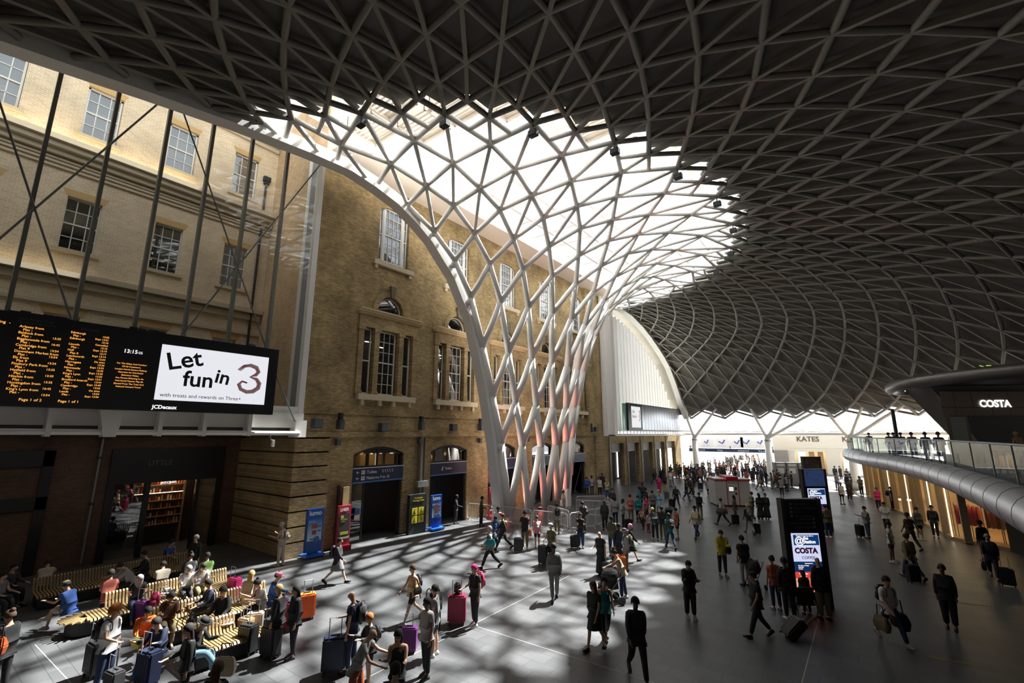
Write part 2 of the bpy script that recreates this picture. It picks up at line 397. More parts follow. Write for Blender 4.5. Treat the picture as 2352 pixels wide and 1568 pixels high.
# upstand that closes the roof outside the ring up to the rooflight edge
mb = MB(); A0 = [radians(-76+i*3) for i in range(51)]
for a, b in zip(A0, A0[1:]):
    def P(t, r, z): return (CX+r*cos(t), CY+r*sin(t), z)
    za = zroof(26.4, degrees(a))+1.0; zb = zroof(26.4, degrees(b))+1.0
    mb.add([P(a, 26.25, za-.2), P(b, 26.25, zb-.2), P(b, 26.25, ZS+.1), P(a, 26.25, ZS+.1), P(a, 26.4, za-.2), P(b, 26.4, zb-.2), P(b, 26.4, ZS+.1), P(a, 26.4, ZS+.1)], [(0, 1, 2, 3), (7, 6, 5, 4), (3, 2, 6, 7), (0, 4, 5, 1)])
o = mb.build('rooflight_upstand', STEELW, CEIL)
# spot fittings at the ring nodes
first = None
SPOTL = ['nearest the left end of the arch', 'second from the left end', 'above the leftmost upper window', 'at the near top of the ring', 'right of the ring top', 'on the right shoulder of the ring', 'at the rightmost bulge of the ring', 'on the far right side of the ring', 'low on the far side of the ring', 'at the far end of the ring']
for q, k in enumerate(range(-12, 8, 2)):
    p = node(k, 11)
    t = thing('spot_fitting', 'small dark floodlight hung at the ring, ' + SPOTL[q], 'spotlight', p+Vector((0, 0, -.15)), 0, 'floodlights hung round the mouth of the funnel')
    MB().box(-.2, -.14, -.5, .2, .14, -.22).build('housing', DARK, t, bevel=.02); MB().bar((0, 0, .1), (0, 0, -.24), .05, .05).build('bracket', DARK, t)
# ================================================================ BRICK FACADE (faces +x)
XW = -22.17; TH = .45
def wall_holes(name, m, x0, x1, ya, yb, za, zb, holes):
    """wall between x0 and x1 with rectangular holes (y0,y1,z0,z1)"""
    ys = sorted({ya, yb} | {h[0] for h in holes} | {h[1] for h in holes}); ys = [y for y in ys if ya <= y <= yb]
    mb = MB()
    for y0, y1 in zip(ys, ys[1:]):
        ym = (y0+y1)/2; cuts = sorted([(h[2], h[3]) for h in holes if h[0] <= ym <= h[1]]); z = za
        for c0, c1 in cuts:
            if c0 > z: mb.box(x0, y0, z, x1, y1, c0)
            z = max(z, c1)
        if z < zb: mb.box(x0, y0, z, x1, y1, zb)
    return mb
WY = [17.05, 22.9, 28.8, 34.7, 40.5]; DY = [(15.15, 18.6), (20.8, 24.2), (26.5, 29.95), (32.2, 35.5), (38.1, 41.4)]
holes = [(y-1.15, y+1.15, 16.1, 19.75) for y in WY]+[(y-1.85, y+1.85, 7.9, 11.8) for y in WY]+[(y-.95, y+.95, 12.95, 14.0) for y in WY]+[(a, b, 0, 5.0) for a, b in DY]
mb = wall_holes('wall_left', BRICK, XW-TH, XW, 11.9, 46.2, 0, 21.5, holes)
def arch_fill(mb, y0, y1, zs, zt, x0, x1, semi=False, n=12):
    """brick spandrels over an arched head"""
    yc = (y0+y1)/2; hw = (y1-y0)/2
    R = hw if semi else (hw*hw+(zt-zs)**2)/(2*(zt-zs)); zc = zt-R
    pts = [(yc+hw*(2*i/n-1), zc+sqrt(max(0, R*R-(hw*(2*i/n-1))**2))) for i in range(n+1)]
    for a, b in zip(pts, pts[1:]):
        if zt-min(a[1], b[1]) > .005: mb.yzprism([a, b, (b[0], zt), (a[0], zt)], x0, x1)
for a, b in DY: arch_fill(mb, a, b, 4.6, 5.0, XW-TH, XW)
for y in WY: arch_fill(mb, y-1.15, y+1.15, 19.45, 19.75, XW-TH, XW)
for y in WY: arch_fill(mb, y-.95, y+.95, 13.05, 14.0, XW-TH, XW, True)
o = mb.build('wall_left', BRICK); struct(o)
o = MB().box(XW-2.2, 12.2, 0, XW-2.0, 46.2, 21.4).build('wall_inner', DARKIN); struct(o)   # rooms behind the windows end here
mb = MB(); mb.box(XW-2.2, 12.2, 5.5, XW-TH, 46.2, 5.7); mb.box(XW-2.2, 12.2, 14.8, XW-TH, 46.2, 15.0); mb.box(XW-2.2, 12.2, 21.3, XW-TH, 46.2, 21.5)
o = mb.build('floor_upper', DARKIN); struct(o)
mb = MB()
for y in [14.0+5.87*i for i in range(6)]: mb.box(XW-2.1, y-.1, 5.6, XW-TH, y+.1, 21.4)
o = mb.build('wall_partition', DARKIN); struct(o)
# string courses and rusticated piers
mb = MB(); mb.box(XW, 11.9, 5.55, XW+.16, 46.2, 5.8); mb.box(XW, 11.9, 6.75, XW+.08, 46.2, 6.85); mb.box(XW, 11.9, 5.8, XW+.08, 46.2, 5.86)
o = mb.build('trim_6', BRICK); struct(o)
mb = MB()
for y0, y1 in ((11.75, 13.65), (43.6, 45.6)):
    for k in range(8): mb.box(XW-.3, y0-.03, .02+k*.69, XW+.14, y1, .02+k*.69+.62)
for k in range(8): mb.box(-28.2, 11.75, .02+k*.69, XW, 12.05, .02+k*.69+.62)
mb.box(-28.2, 12.05, 0, XW-.3, 12.2, 6.3); mb.box(XW-.3, 11.95, 0, XW, 13.6, 5.6)
o = mb.build('wall_pier', BRICK); struct(o)
o = MB().box(-50, 46.4, 5.6, -22.3, 80, 5.75).build('roof_bounce', mat('pale_bounce', (.72, .68, .58), .85)); struct(o)  # unseen pale slab added to bounce sunlight through the slats into the dome
mb = MB(); mb.box(XW, 41.95, 5.8, XW+.3, 43.4, 21.4)
o = mb.build('wall_buttress', BRICK); struct(o)
# ---- windows
SASHM = mat('white_sash', (.66, .62, .54), .6)
def sash(mb, y0, y1, z0, z1, x, nc, nr, w=.035, fw=.08):
    mb.box(x-.04, y0, z0, x+.04, y0+fw, z1); mb.box(x-.04, y1-fw, z0, x+.04, y1, z1); mb.box(x-.04, y0, z0, x+.04, y1, z0+fw); mb.box(x-.04, y0, z1-fw, x+.04, y1, z1)
    zm = (z0+z1)/2; mb.box(x-.05, y0, zm-.035, x+.05, y1, zm+.035)
    for i in range(1, nc): yy = y0+(y1-y0)*i/nc; mb.box(x-.02, yy-w/2, z0, x+.02, yy+w/2, z1)
    for i in range(1, nr):
        zz = z0+(z1-z0)*i/nr; mb.box(x-.02, y0, zz-w/2, x+.02, y1, zz+w/2)
wn = 0
CURT = mat('pale_blind', (.75, .78, .8), .8); NET = mat('net_curtain', (.45, .43, .38), .9)
for i, y in enumerate(WY):
    wn += 1; W = bpy.data.objects.new('window_%d' % wn, None); C.objects.link(W); struct(W); x = XW-.2
    mb = MB(); sash(mb, y-.68, y+.68, 16.15, 19.7, x, 4, 6)
    for a, b in ((y-1.1, y-.78), (y+.78, y+1.1)): sash(mb, a, b, 16.15, 19.6, x, 1, 4)
    mb.box(x-.05, y-.8, 16.1, x+.07, y-.66, 19.75); mb.box(x-.05, y+.66, 16.1, x+.07, y+.8, 19.75)
    mb.build('window_frame', WHITEP, W)
    MB().box(x-.03, y-1.12, 16.15, x-.01, y+1.12, 19.7).build('pane', GLASSD, W)
    MB().box(XW-.1, y-1.5, 15.72, XW+.22, y+1.5, 16.0).box(XW, y-1.4, 15.5, XW+.16, y-1.2, 15.72).box(XW, y+1.2, 15.5, XW+.16, y+1.4, 15.72).build('window_sill', PSTONE, W)
    MB().box(x-.35, y-1.0, 16.2, x-.33, y+1.0, 19.7).build('blind', CURT, W)
    # lower tripartite window
    wn += 1; W = bpy.data.objects.new('window_%d' % wn, None); C.objects.link(W); struct(W)
    mb = MB(); sash(mb, y-.62, y+.62, 7.95, 11.75, x, 3, 6)
    for a, b in ((y-1.75, y-1.15), (y+1.15, y+1.75)): sash(mb, a, b, 7.95, 11.75, x, 1, 2)
    mb.build('window_frame', SASHM, W)
    MB().box(x-.03, y-1.8, 7.95, x-.01, y+1.8, 11.8).build('pane', GLASSD, W)
    if i in (1, 2, 3): MB().box(x-.3, y-.1, 8, x-.27, y+.6, 11.7).build('curtain', NET, W)
    MB().box(XW-.1, y-2.05, 7.6, XW+.28, y+2.05, 7.92).box(XW, y-1.8, 7.3, XW+.18, y-1.6, 7.6).box(XW, y+1.6, 7.3, XW+.18, y+1.8, 7.6).box(XW, y-.6, 7.3, XW+.18, y-.4, 7.6).box(XW, y+.4, 7.3, XW+.18, y+.6, 7.6).build('window_sill', PSTONE, W)
    mb = MB()
    for yy in (y-1.98, y-.9, y+.9, y+1.98):
        mb.box(XW-.25, yy-.17, 7.92, XW+.1, yy+.17, 11.6); mb.box(XW-.25, yy-.22, 7.92, XW+.14, yy+.22, 8.1); mb.box(XW-.25, yy-.23, 11.6, XW+.16, yy+.23, 11.78)
    mb.build('pilasters', BRICK, W)
    MB().box(XW, y-2.15, 11.8, XW+.1, y+2.15, 12.6).box(XW, y-2.2, 11.78, XW+.14, y+2.2, 11.9).build('frieze', BRICK, W)
    MB().box(XW, y-2.35, 12.62, XW+.32, y+2.35, 12.74).box(XW, y-2.28, 12.5, XW+.2, y+2.28, 12.62).box(XW, y-2.3, 12.74, XW+.4, y+2.3, 12.82).build('cornice', STONE, W)
    mb = MB(); n = 14
    for q in range(n):
        a0, a1 = pi*q/n, pi*(q+1)/n
        mb.yzprism([(y+.95*cos(a0), 12.95+.98*sin(a0)), (y+1.3*cos(a0), 12.95+1.33*sin(a0)), (y+1.3*cos(a1), 12.95+1.33*sin(a1)), (y+.95*cos(a1), 12.95+.98*sin(a1))], XW-.1, XW+.07)
    mb.build('arch_ring', BRICK, W)
    MB().yzprism([(y-.13, 13.85), (y+.13, 13.85), (y+.2, 14.6), (y-.2, 14.6)], XW, XW+.22).build('keystone', mat('dark_keystone', (.16, .13, .09), .9), W)
    mb = MB(); mb.tube([(x, y+.85*cos(pi*q/10), 12.95+.9*sin(pi*q/10)) for q in range(11)], .05, 6); mb.box(x-.03, y-.85, 12.93, x+.03, y+.85, 13.02)
    mb.build('fanlight_frame', SASHM, W); MB().yzprism([(y+.9*cos(pi*q/10), 12.95+.95*sin(pi*q/10)) for q in range(11)], x-.03, x-.01).build('fanlight_pane', GLASSD, W)
lamp = emis('office_tube_light', (1, .93, .8), 6)
for y in (17.05, 22.9): 
    t = tag(MB().box(-23.9, y-.5, 11.3, -23.8, y+.5, 11.34).box(-23.5, y-.3, 11.0, -23.4, y+.6, 11.04).build('strip_light', lamp), 'white strip lights glowing inside the ' + ('first' if y < 20 else 'second') + ' tall lower window from the left', 'light')
# ---- arched doorways
for i, (a, b) in enumerate(DY):
    D = bpy.data.objects.new('door_%d' % (i+1), None); C.objects.link(D); struct(D); x = XW-.25
    mb = MB(); yc = (a+b)/2; n = 10; hw = (b-a)/2; R = (hw*hw+.16)/.8; zc = 5.0-R
    mb.box(x-.1, a, 0, x+.12, a+.14, 4.62); mb.box(x-.1, b-.14, 0, x+.12, b, 4.62); mb.box(x-.08, a, 3.85, x+.08, b, 3.97)
    pts = [(yc+hw*(2*q/n-1), zc+sqrt(R*R-(hw*(2*q/n-1))**2)) for q in range(n+1)]
    for p, q in zip(pts, pts[1:]): mb.yzprism([(p[0], p[1]-.14), (q[0], q[1]-.14), q, p], x-.1, x+.12)
    mb.box(x-.04, yc-.04, 3.97, x+.04, yc+.04, 4.85)
    if i != 1: mb.box(x-.05, a+.14, 0, x+.05, a+.9, .1); mb.box(x-.04, a+.88, 0, x+.04, a+.94, 3.15)
    mb.build('door_frame', DARK, D)
    MB().box(x-.02, a+.14, 3.97, x, b-.14, 4.8).build('pane', GLASSD, D)
    if i != 1: MB().box(x-.02, a+.14, .1, x, a+.88, 3.15).build('side_pane', GLASSD, D)
    MB().box(XW-.1, a+.02, 3.15, XW+.02, b-.02, 3.85).build('sign_panel', NAVY, D)
    MB().box(XW-.1, a+.02, 3.08, XW+.03, b-.02, 3.15).build('blue_stripe', mat('blue_stripe', (.08, .2, .45), .5), D)
    MB().box(XW-.1, a+.02, 3.85, XW+.03, b-.02, 3.88).build('sign_trim', WTXT, D)
    if i == 0:
        T = text('lettering', 'Toilets', .24, WTXT, (XW+.03, a+1.0-.12, 3.56), XF, D); text('lettering', 'Platforms 9 to 10', .22, WTXT, (XW+.03, a+.88, 3.25), XF, D)
        mb = MB()
        for zz in (3.64, 3.33):
            mb.bar((XW+.03, a+.22, zz), (XW+.03, a+.4, zz), .02, .02); mb.bar((XW+.03, a+.22, zz), (XW+.03, a+.3, zz+.06), .02, .02); mb.bar((XW+.03, a+.22, zz), (XW+.03, a+.3, zz-.06), .02, .02)
            mb.box(XW+.02, a+.54, zz-.1, XW+.035, a+.76, zz+.1)
        for q in range(5): mb.ball((XW+.03, a+1.95+q*.17, 3.7), .01, .03, .03, 6, 4); mb.bar((XW+.03, a+1.93+q*.17, 3.66), (XW+.03, a+2.0+q*.17, 3.56), .02, .02)
        mb.build('pictograms', WTXT, D)
        mb = MB()
        for zz in (3.64, 3.33): mb.box(XW+.036, a+.58, zz-.06, XW+.04, a+.62, zz+.07); mb.box(XW+.036, a+.68, zz-.06, XW+.04, a+.72, zz+.07)
        mb.build('pictogram_detail', NAVY, D)
    if i == 1:
        text('lettering', 'Tickets', .22, WTXT, (XW+.03, a+1.25, 3.42), XF, D); MB().bar((XW+.03, a+1.0, 3.38), (XW+.03, a+1.08, 3.62), .02, .07).build('pictograms', WTXT, D)
    if i == 4: text('lettering', 'i  Departures', .14, WTXT, (XW+.03, a+.3, 3.5), XF, D)
AMB = emis('warm_hall_light', (1, .62, .3), .7)
for i, (y, zz) in enumerate([(15.9, 4.6), (16.6, 4.62), (22.1, 4.2), (23.5, 4.35)]):
    tag(MB().ball((XW-1.4, y, zz), .12, nu=8, nv=6).build('pendant_lamp', AMB), ['warm globe lamp seen through the toilets doorway fanlight, first', 'warm globe lamp seen through the toilets doorway fanlight, second', 'warm lamp low behind the tickets doorway fanlight', 'warm lamp high behind the tickets doorway fanlight'][i], 'lamp')
# ---- wall speakers and floodlights
SP = mat('speaker_grey', (.055, .06, .07), .6)
SPN = [(12.66, 6.25, 0, 'nearest the corner'), (16.72, 6.1, 0, 'under the first lower window'), (22.42, 6.15, 0, 'under the second lower window'), (13.97, 6.35, 1, 'left of the toilets doorway'), (19.59, 6.35, 1, 'above the drainpipe'), (25.22, 6.35, 1, 'beside the funnel foot'), (13.95, 5.3, 2, 'left of the toilets doorway'), (19.58, 5.28, 2, 'beside the drainpipe top'), (25.24, 5.28, 2, 'beside the funnel foot'), (43.2, 6.2, 0, 'near the far end of the brick wall'), (42.4, 6.3, 1, 'near the far buttress'), (31.2, 5.28, 2, 'behind the lattice funnel')]
for y, z, k, wh in SPN:
    nm = ['square grey speaker box on the brick band ', 'tall grey floodlight unit on the brick band ', 'small grey box lamp under the string course '][k]+wh
    t = thing('wall_speaker' if k == 0 else 'wall_floodlight', nm, 'speaker' if k == 0 else 'light', (XW+.08, y, z), 0, 'grey units along the brick band')
    if k == 0: MB().box(.1, -.25, -.25, .45, .25, .22).build('case', SP, t, bevel=.03); MB().box(0, -.05, -.05, .1, .05, .05).build('bracket', DARK, t)
    elif k == 1: MB().box(.1, -.16, -.4, .45, .16, .1).build('case', SP, t, bevel=.03); MB().box(.12, -.1, .1, .35, .1, .45).build('lamp_head', DARK, t, bevel=.02); MB().box(0, -.05, -.05, .1, .05, .05).build('bracket', DARK, t)
    else: MB().box(.05, -.12, -.18, .32, .12, .15).build('case', SP, t, bevel=.02); MB().box(0, -.04, -.04, .06, .04, .04).build('bracket', DARK, t)
t = thing('drainpipe', 'dark square drainpipe with a grey box running down the brick between toilets and tickets doorways', 'pipe', (XW+.1, 19.85, 0))
MB().box(0, -.18, 0, .22, .0, 5.5).build('pipe_shaft', mat('pipe_brown', (.2, .17, .13), .6), t); MB().box(0, .02, 1.9, .2, .16, 5.5).build('cable_duct', DARK, t); MB().box(.1, -.42, 2.55, .35, .42, 2.9).build('junction_box', GREYM, t)
t = thing('drainpipe', 'tall dark post beside the far doorways behind the lattice funnel', 'pipe', (XW+.1, 37.2, 0)); MB().box(0, -.1, 0, .2, .1, 5.5).build('pipe_shaft', DARK, t)
# ================================================================ LEFT: GLASS SCREEN, BUILDING BEHIND, ARRIVALS BOARD
GX = -21.9
scr = thing('glass_screen', 'tall glass screen with grey mullions and crossed tie rods left of the brick wall', 'glazing', (GX, 5, 6))
def L_(mb, name, m, par, loc): 
    mb.v = [(x-loc[0], y-loc[1], z-loc[2]) for x, y, z in mb.v]; return mb.build(name, m, par)
for y in [-6.7, -5.05, -3.4, -1.75, -.1, 1.55, 3.18, 4.87, 6.5, 8.17, 9.87]:
    L_(MB().box(GX-.12, y-.06, 6.4, GX+.1, y+.06, 20.4), 'mullion', MULL, scr, (GX, 5, 6))
L_(MB().box(GX-.2, 11.6, 5.6, GX+.12, 11.88, 20.6), 'jamb', STEELW, scr, (GX, 5, 6))
L_(MB().box(GX-.02, -7, 6.4, GX, 11.6, 20.3), 'pane', GLASS, scr, (GX, 5, 6))
for a, b in (((4.59, 19.6), (-.2, 9.3)), ((5.05, 19.6), (9.85, 9.3)), ((-.9, 19.6), (3.3, 9.0)), ((11.5, 20.0), (6.2, 9.3)), ((9.7, 9.5), (11.4, 6.3))):
    L_(MB().tube([(GX+.3, a[0], a[1]), (GX+.3, b[0], b[1])], .035, 6), 'tie_rod', MULL, scr, (GX, 5, 6))
tr = thing('truss_beam', 'long white plate girder with brackets under the arrivals board', 'beam', (-21.6, 5, 5.6))
L_(MB().box(-22.0, -8, 6.0, -21.75, 11.9, 6.7), 'web_plate', STEELW, tr, (-21.6, 5, 5.6)); L_(MB().tube([(-21.5, -8, 5.82), (-21.5, 11.6, 5.74)], .1, 8), 'bottom_tube', STEELW, tr, (-21.6, 5, 5.6))
for y in (-3, -1.2, .6, 3.0, 6.05, 7.55, 9.3): L_(MB().box(-21.9, y-.07, 5.62, -21.4, y+.07, 6.6), 'bracket', STEELW, tr, (-21.6, 5, 5.6))
L_(MB().yzprism([(4.2, 6.6), (4.95, 6.6), (4.75, 5.6), (4.4, 5.6)], -21.9, -21.35), 'gusset', STEELW, tr, (-21.6, 5, 5.6))
L_(MB().box(-22.1, 11.4, 5.55, -21.5, 11.95, 6.35), 'end_plate', STEELW, tr, (-21.6, 5, 5.6)); L_(MB().box(-22.0, 9.7, 6.1, -21.8, 11.8, 7.0), 'end_web', STEELW, tr, (-21.6, 5, 5.6))
t = thing('cctv_camera', 'small white security camera hanging from the end of the white girder', 'camera', (-21.4, 10.35, 5.55)); MB().box(-.06, -.06, -.42, .06, .08, -.1).build('housing', WHITEP, t, bevel=.02); MB().tube([(0, -.15, .12), (0, -.1, -.1), (0, 0, -.12)], .03, 6).build('bracket', GREYM, t); MB().tube([(0, -.2, .1), (.02, -.3, -.3), (0, -.1, -.55), (0, 0, -.4)], .012, 5).build('cable', DARK, t)
# building behind the glass
XBB = -28.2; BY = [-3.1, .28, 3.68, 7.05, 10.35]
hs = [(y-.68, y+.68, 19.85, 22.45) for y in BY]+[(y-.62, y+.62, 14.05, 16.6) for y in BY]+[(y-.6, y+.6, 9.0, 11.0) for y in BY]
mb = wall_holes('b', PALEB, XBB-.4, XBB, -9, 12.4, 5.7, 24.2, hs); o = mb.build('wall_outer', PALEB); struct(o)
o = MB().box(XBB-.9, -9, 5.7, XBB-.8, 12.4, 24).build('wall_outer_inner', DARKIN); struct(o)
mb = MB(); mb.box(XBB, -9, 18.55, XBB+.55, 12.1, 18.8); mb.box(XBB, -9, 18.8, XBB+.75, 12.1, 19.05); mb.box(XBB, -9, 18.3, XBB+.3, 12.1, 18.55)
for z in (17.75, 17.95, 18.12): mb.box(XBB, -9, z, XBB+.12, 12.1, z+.1)
mb.box(XBB, -9, 23.5, XBB+.15, 12.1, 23.7); mb.box(XBB, -9, 23.9, XBB+.35, 12.1, 24.1); mb.box(XBB, -9, 24.1, XBB+.6, 12.1, 24.35)
mb.box(XBB, -9, 12.7, XBB+.35, 12.1, 12.95); mb.box(XBB, -9, 12.3, XBB+.15, 12.1, 12.6); mb.box(XBB, -9, 11.4, XBB+.1, 12.1, 11.55)
o = mb.build('trim_7', mat('ledge_stone', (.6, .5, .36), .85, noise=.1)); struct(o)
LINT = mat('orange_lintel', (.62, .4, .17), .85)
k = wn
for y in BY:
    for z0, z1 in ((19.85, 22.45), (14.05, 16.6), (9.0, 11.0)):
        k += 1; W = bpy.data.objects.new('window_%d' % k, None); C.objects.link(W); struct(W); x = XBB-.2
        mb = MB(); sash(mb, y-.66, y+.66, z0, z1, x, 3, 4); mb.build('window_frame', WHITEP, W)
        MB().box(x-.03, y-.66, z0, x-.01, y+.66, z1).build('pane', GLASSD, W); MB().box(XBB-.05, y-.85, z0-.17, XBB+.12, y+.85, z0).build('window_sill', PSTONE, W)
        MB().yzprism([(y-.68, z1), (y+.68, z1), (y+.82, z1+.33), (y-.82, z1+.33)], XBB-.02, XBB+.01).build('lintel', LINT, W)
        if z0 > 19 and y < 9: MB().box(x-.2, y-.62, z0+.7, x-.18, y+.62, z1-.05).build('blind', CURT, W)
t = thing('downpipe', 'dark rainwater pipe with hopper heads in the corner of the pale building outside', 'pipe', (XBB, 11.55, 9)); MB().tube([(.1, 0, 0), (.1, 0, 9.2)], .07, 8).tube([(.1, 0, 10), (.1, 0, 12.3)], .07, 8).build('pipe_shaft', DARK, t); MB().box(0, -.2, 12.3, .25, .2, 12.6).box(0, -.14, 12.1, .2, .14, 12.3).build('hopper', DARK, t)
o = MB().box(XBB-.4, 12.15, 5.7, XW-.1, 12.4, 25.5).build('wall_return', BRICKX2 if 'BRICKX2' in globals() else brick_mat('pale_return_brick', (.66, .46, .26), (.54, .36, .2), (.6, .47, .32), .24, .09, (0, 2), .01, blotch=.3)); struct(o)
t = thing('lead_flashing', 'grey lead strip and white upright on the return wall outside the glass', 'flashing', (-24, 12.1, 6)); MB().box(.15, -.06, 0, .5, 0, 15.4).build('white_upright', WHITEP, t); MB().box(.55, -.08, 0, 1.5, 0, 15.2).build('lead_strip', mat('lead_grey', (.3, .3, .31), .8, noise=.2), t)
# ground floor under the glass: dark recessed shop wall
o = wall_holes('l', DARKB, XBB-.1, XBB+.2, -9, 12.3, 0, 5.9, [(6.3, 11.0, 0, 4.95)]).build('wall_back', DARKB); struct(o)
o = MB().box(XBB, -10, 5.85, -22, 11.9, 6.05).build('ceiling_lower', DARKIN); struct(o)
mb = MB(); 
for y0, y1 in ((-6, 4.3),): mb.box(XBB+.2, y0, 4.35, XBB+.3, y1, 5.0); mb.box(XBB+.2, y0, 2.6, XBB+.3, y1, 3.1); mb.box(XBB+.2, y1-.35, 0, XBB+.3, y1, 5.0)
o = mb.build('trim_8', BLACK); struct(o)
t = thing('bottle_shop', 'black shopfront with a lit shelf of bottles behind its door, dark left corner', 'shop', (XBB+.2, 8.6, 0))
MB().box(-.1, -2.4, 3.4, .15, 2.4, 5.0).build('fascia', BLACK, t)
MB().box(-.1, -2.4, 0, .1, -2.1, 3.4).box(-.1, 2.1, 0, .1, 2.4, 3.4).box(-.1, -.95, 0, .1, -.75, 3.4).box(-.1, 1.2, 0, .1, 1.35, 3.4).build('frame', BLACK, t)
MB().box(-.03, -2.1, .1, 0, -.95, 3.4).box(-.03, 1.35, .1, 0, 2.1, 3.4).build('pane', GLASSD, t)
area('soffit_fill', (-25, 2.5, 5.75), (0, 0, 0), 4, 15, 55, (1, .92, .82))  # fill light added to brighten the dark recess under the lower ceiling
text('lettering', 'LITTLE', .34, mat('dim_lettering', (.12, .12, .12), .6), (.16, -1.0, 4.2), XF, t)
o = MB().box(XBB-3.4, 6.2, 0, XBB-3.3, 11.1, 4).box(XBB-3.4, 6.2, 0, XBB, 6.3, 4).box(XBB-3.4, 11, 0, XBB, 11.1, 4).box(XBB-3.4, 6.2, 3.7, XBB, 11.1, 3.8).build('wall_shop', mat('shop_wall', (.16, .13, .1), .8)); struct(o)
t = thing('bottle_shelf', 'tall shop shelving with rows of amber goods glowing behind the open door', 'shelf', (XBB-2.4, 9.0, 0))
mb = MB()
for k in range(6): mb.box(-.2, -1.15, 1.0+k*.4, .25, 1.1, 1.04+k*.4)
mb.box(-.2, -1.2, 0, .25, -1.12, 3.3); mb.box(-.2, 1.08, 0, .25, 1.16, 3.3); mb.build('shelves', mat('shelf_wood', (.3, .2, .12), .6), t)
mb = MB(); rng = random.Random(5)
for k in range(6):
    for q in range(16):
        mb.m = rng.randrange(4); h = rng.uniform(.15, .28); mb.tube([(.1, -1.05+q*.135, 1.04+k*.4), (.1, -1.05+q*.135, 1.04+k*.4+h)], .045, 6)
g = mb.build('goods', [mat('amber_jar', (.5, .2, .04), .3), mat('cream_label', (.7, .6, .4), .6), mat('dark_bottle', (.08, .03, .02), .3), mat('red_tin', (.4, .06, .03), .4)], t); tag(g, kind='stuff')
MB().box(.26, -1.1, 3.25, .3, 1.05, 3.3).box(.26, -1.1, 2.62, .28, 1.05, 2.64).build('shelf_light', emis('shelf_strip', (1, .7, .4), 9), t)
t = thing('lit_sign', 'small white illuminated word hanging above the shop shelves', 'sign', (XBB-.3, 8.45, 3.25)); text('lettering', 'kitchen', .22, emis('sign_white', (1, 1, 1), 1.4), (0, 0, 0), XF, t)
area('shop_lamp', (XBB-1.6, 9.0, 3.6), (0, 0, 0), 1.5, 2, 14, (1, .68, .4))
t = thing('steel_pipe', 'thin pale pipe running up the dark brick wall under the arrivals board', 'pipe', (XBB+.35, 5.75, 0)); MB().tube([(0, 0, .2), (0, .02, 5.5)], .05, 8).build('pipe_shaft', GREYM, t); MB().box(-.1, -.07, 2.6, .06, .07, 2.7).box(-.1, -.07, 4.6, .06, .07, 4.7).build('clips', DARK, t)
# arrivals board
AB = thing('arrivals_board', 'long black arrivals display board with orange dot text and a white advert panel', 'display board', (-21.0, 0, 0))
MB().box(-.35, -9, 6.55, 0, 10.03, 9.5).build('casing', BLACK, AB)
mb = MB()
for y in (1.9, 4.7, 5.3, 8.9): mb.box(-.2, y-.12, 9.5, -.1, y+.12, 9.6)
mb.box(-.25, 1.5, 9.5, -.05, 2.9, 9.55); mb.build('top_brackets', DARK, AB)
MB().box(.0, 5.6, 6.97, .02, 9.6, 9.08).build('advert_panel', emis('advert_white', (.93, .93, 1), .86), AB)
ORG = emis('led_orange', (1, .42, .08), 1.5); LEDW = emis('led_white', (1, 1, 1), 1.0); INK = mat('black_ink', (.01, .01, .01), .7); DIMG = mat('dim_grey_lettering', (.1, .1, .1), .7)
def bt(s, y, z, size, m, name='lettering', align='LEFT', ext=.003, x=.012, rot=0, bold=0): 
    return text(name, s, size, m, (x, y, z), (pi/2, rot, pi/2) if rot else XF, AB, align, ext, bold)
c1 = ['Arlesey from', 'Plat -', 'Baldock from', 'Plat -', 'Biggleswade from', 'Plat -', 'Cambridge from', 'Plat 9', 'Downham Market from', 'Plat -', 'Ely from', 'Plat 9', 'Finsbury Park from', 'Plat -', 'Hatfield from', 'Plat -', 'Hitchin from', 'Plat -', 'Huntingdon from', 'Plat -', "King's Lynn from", 'Plat -']
t1 = ['13:35', '16:42', '13:24', '13:54', '13:24', '13:35', '13:35', '13:35', '16:42', '13:54']
def py(px, z): return 0
for i, s in enumerate(c1): bt(s, 1.82+(.09 if i % 2 else 0), 9.04-i*.0995, .105, ORG, ext=.002)
for i, s in enumerate(t1): bt(s, 2.82, 8.77-i*.207, .095, ORG, align='RIGHT', ext=.002)
bt('Page 1 of 2', 2.14, 6.73, .115, ORG); bt('Page 1 of 1', 3.03, 6.73, .115, ORG)
c2 = ['Edinburgh', 'Plat -', 'Edinburgh', '', 'Lincoln', 'Plat -', 'Hull', 'Plat 0', 'Letchworth', 'Plat -', 'Harrogate', 'Plat -', 'Newcastle', 'Plat -', "King's Lynn", 'Plat -', 'Bradford Interch', 'Plat -', 'Cambridge', 'Plat -', 'Leeds', 'Plat -']
t2 = ['13:02', 'Expt 13:31', '13:10', 'Cancelled', '13:16', 'Expt 13:19', '13:17', 'Expt 13:14', '13:22', 'On time', '13:24', 'Expt 13:33', '13:32', 'Expt 13:36', '13:32', 'Expt 13:51', '13:44', 'Expt 13:49', '13:52', 'On time', '13:54', 'Expt 13:56']
for i, s in enumerate(c2):
    if s: bt(s, 3.02+(.07 if i % 2 else 0), 9.06-i*.1, .095, ORG, ext=.002)
for i, s in enumerate(t2): bt(s, 4.03, 9.03-i*.1, .085, ORG, align='RIGHT', ext=.002)
bt('Next Fastest Great', 1.76, 9.29, .105, DIMG); bt('Northern Service to', 1.76, 9.18, .105, DIMG); bt('Arrivals', 3.24, 9.2, .16, DIMG); bt('ing  -', 1.62, 9.1, .12, ORG, align='RIGHT'); 
bt('13:15', 4.48, 8.6, .19, LEDW, bold=.003); bt('05', 4.92, 8.6, .13, LEDW)
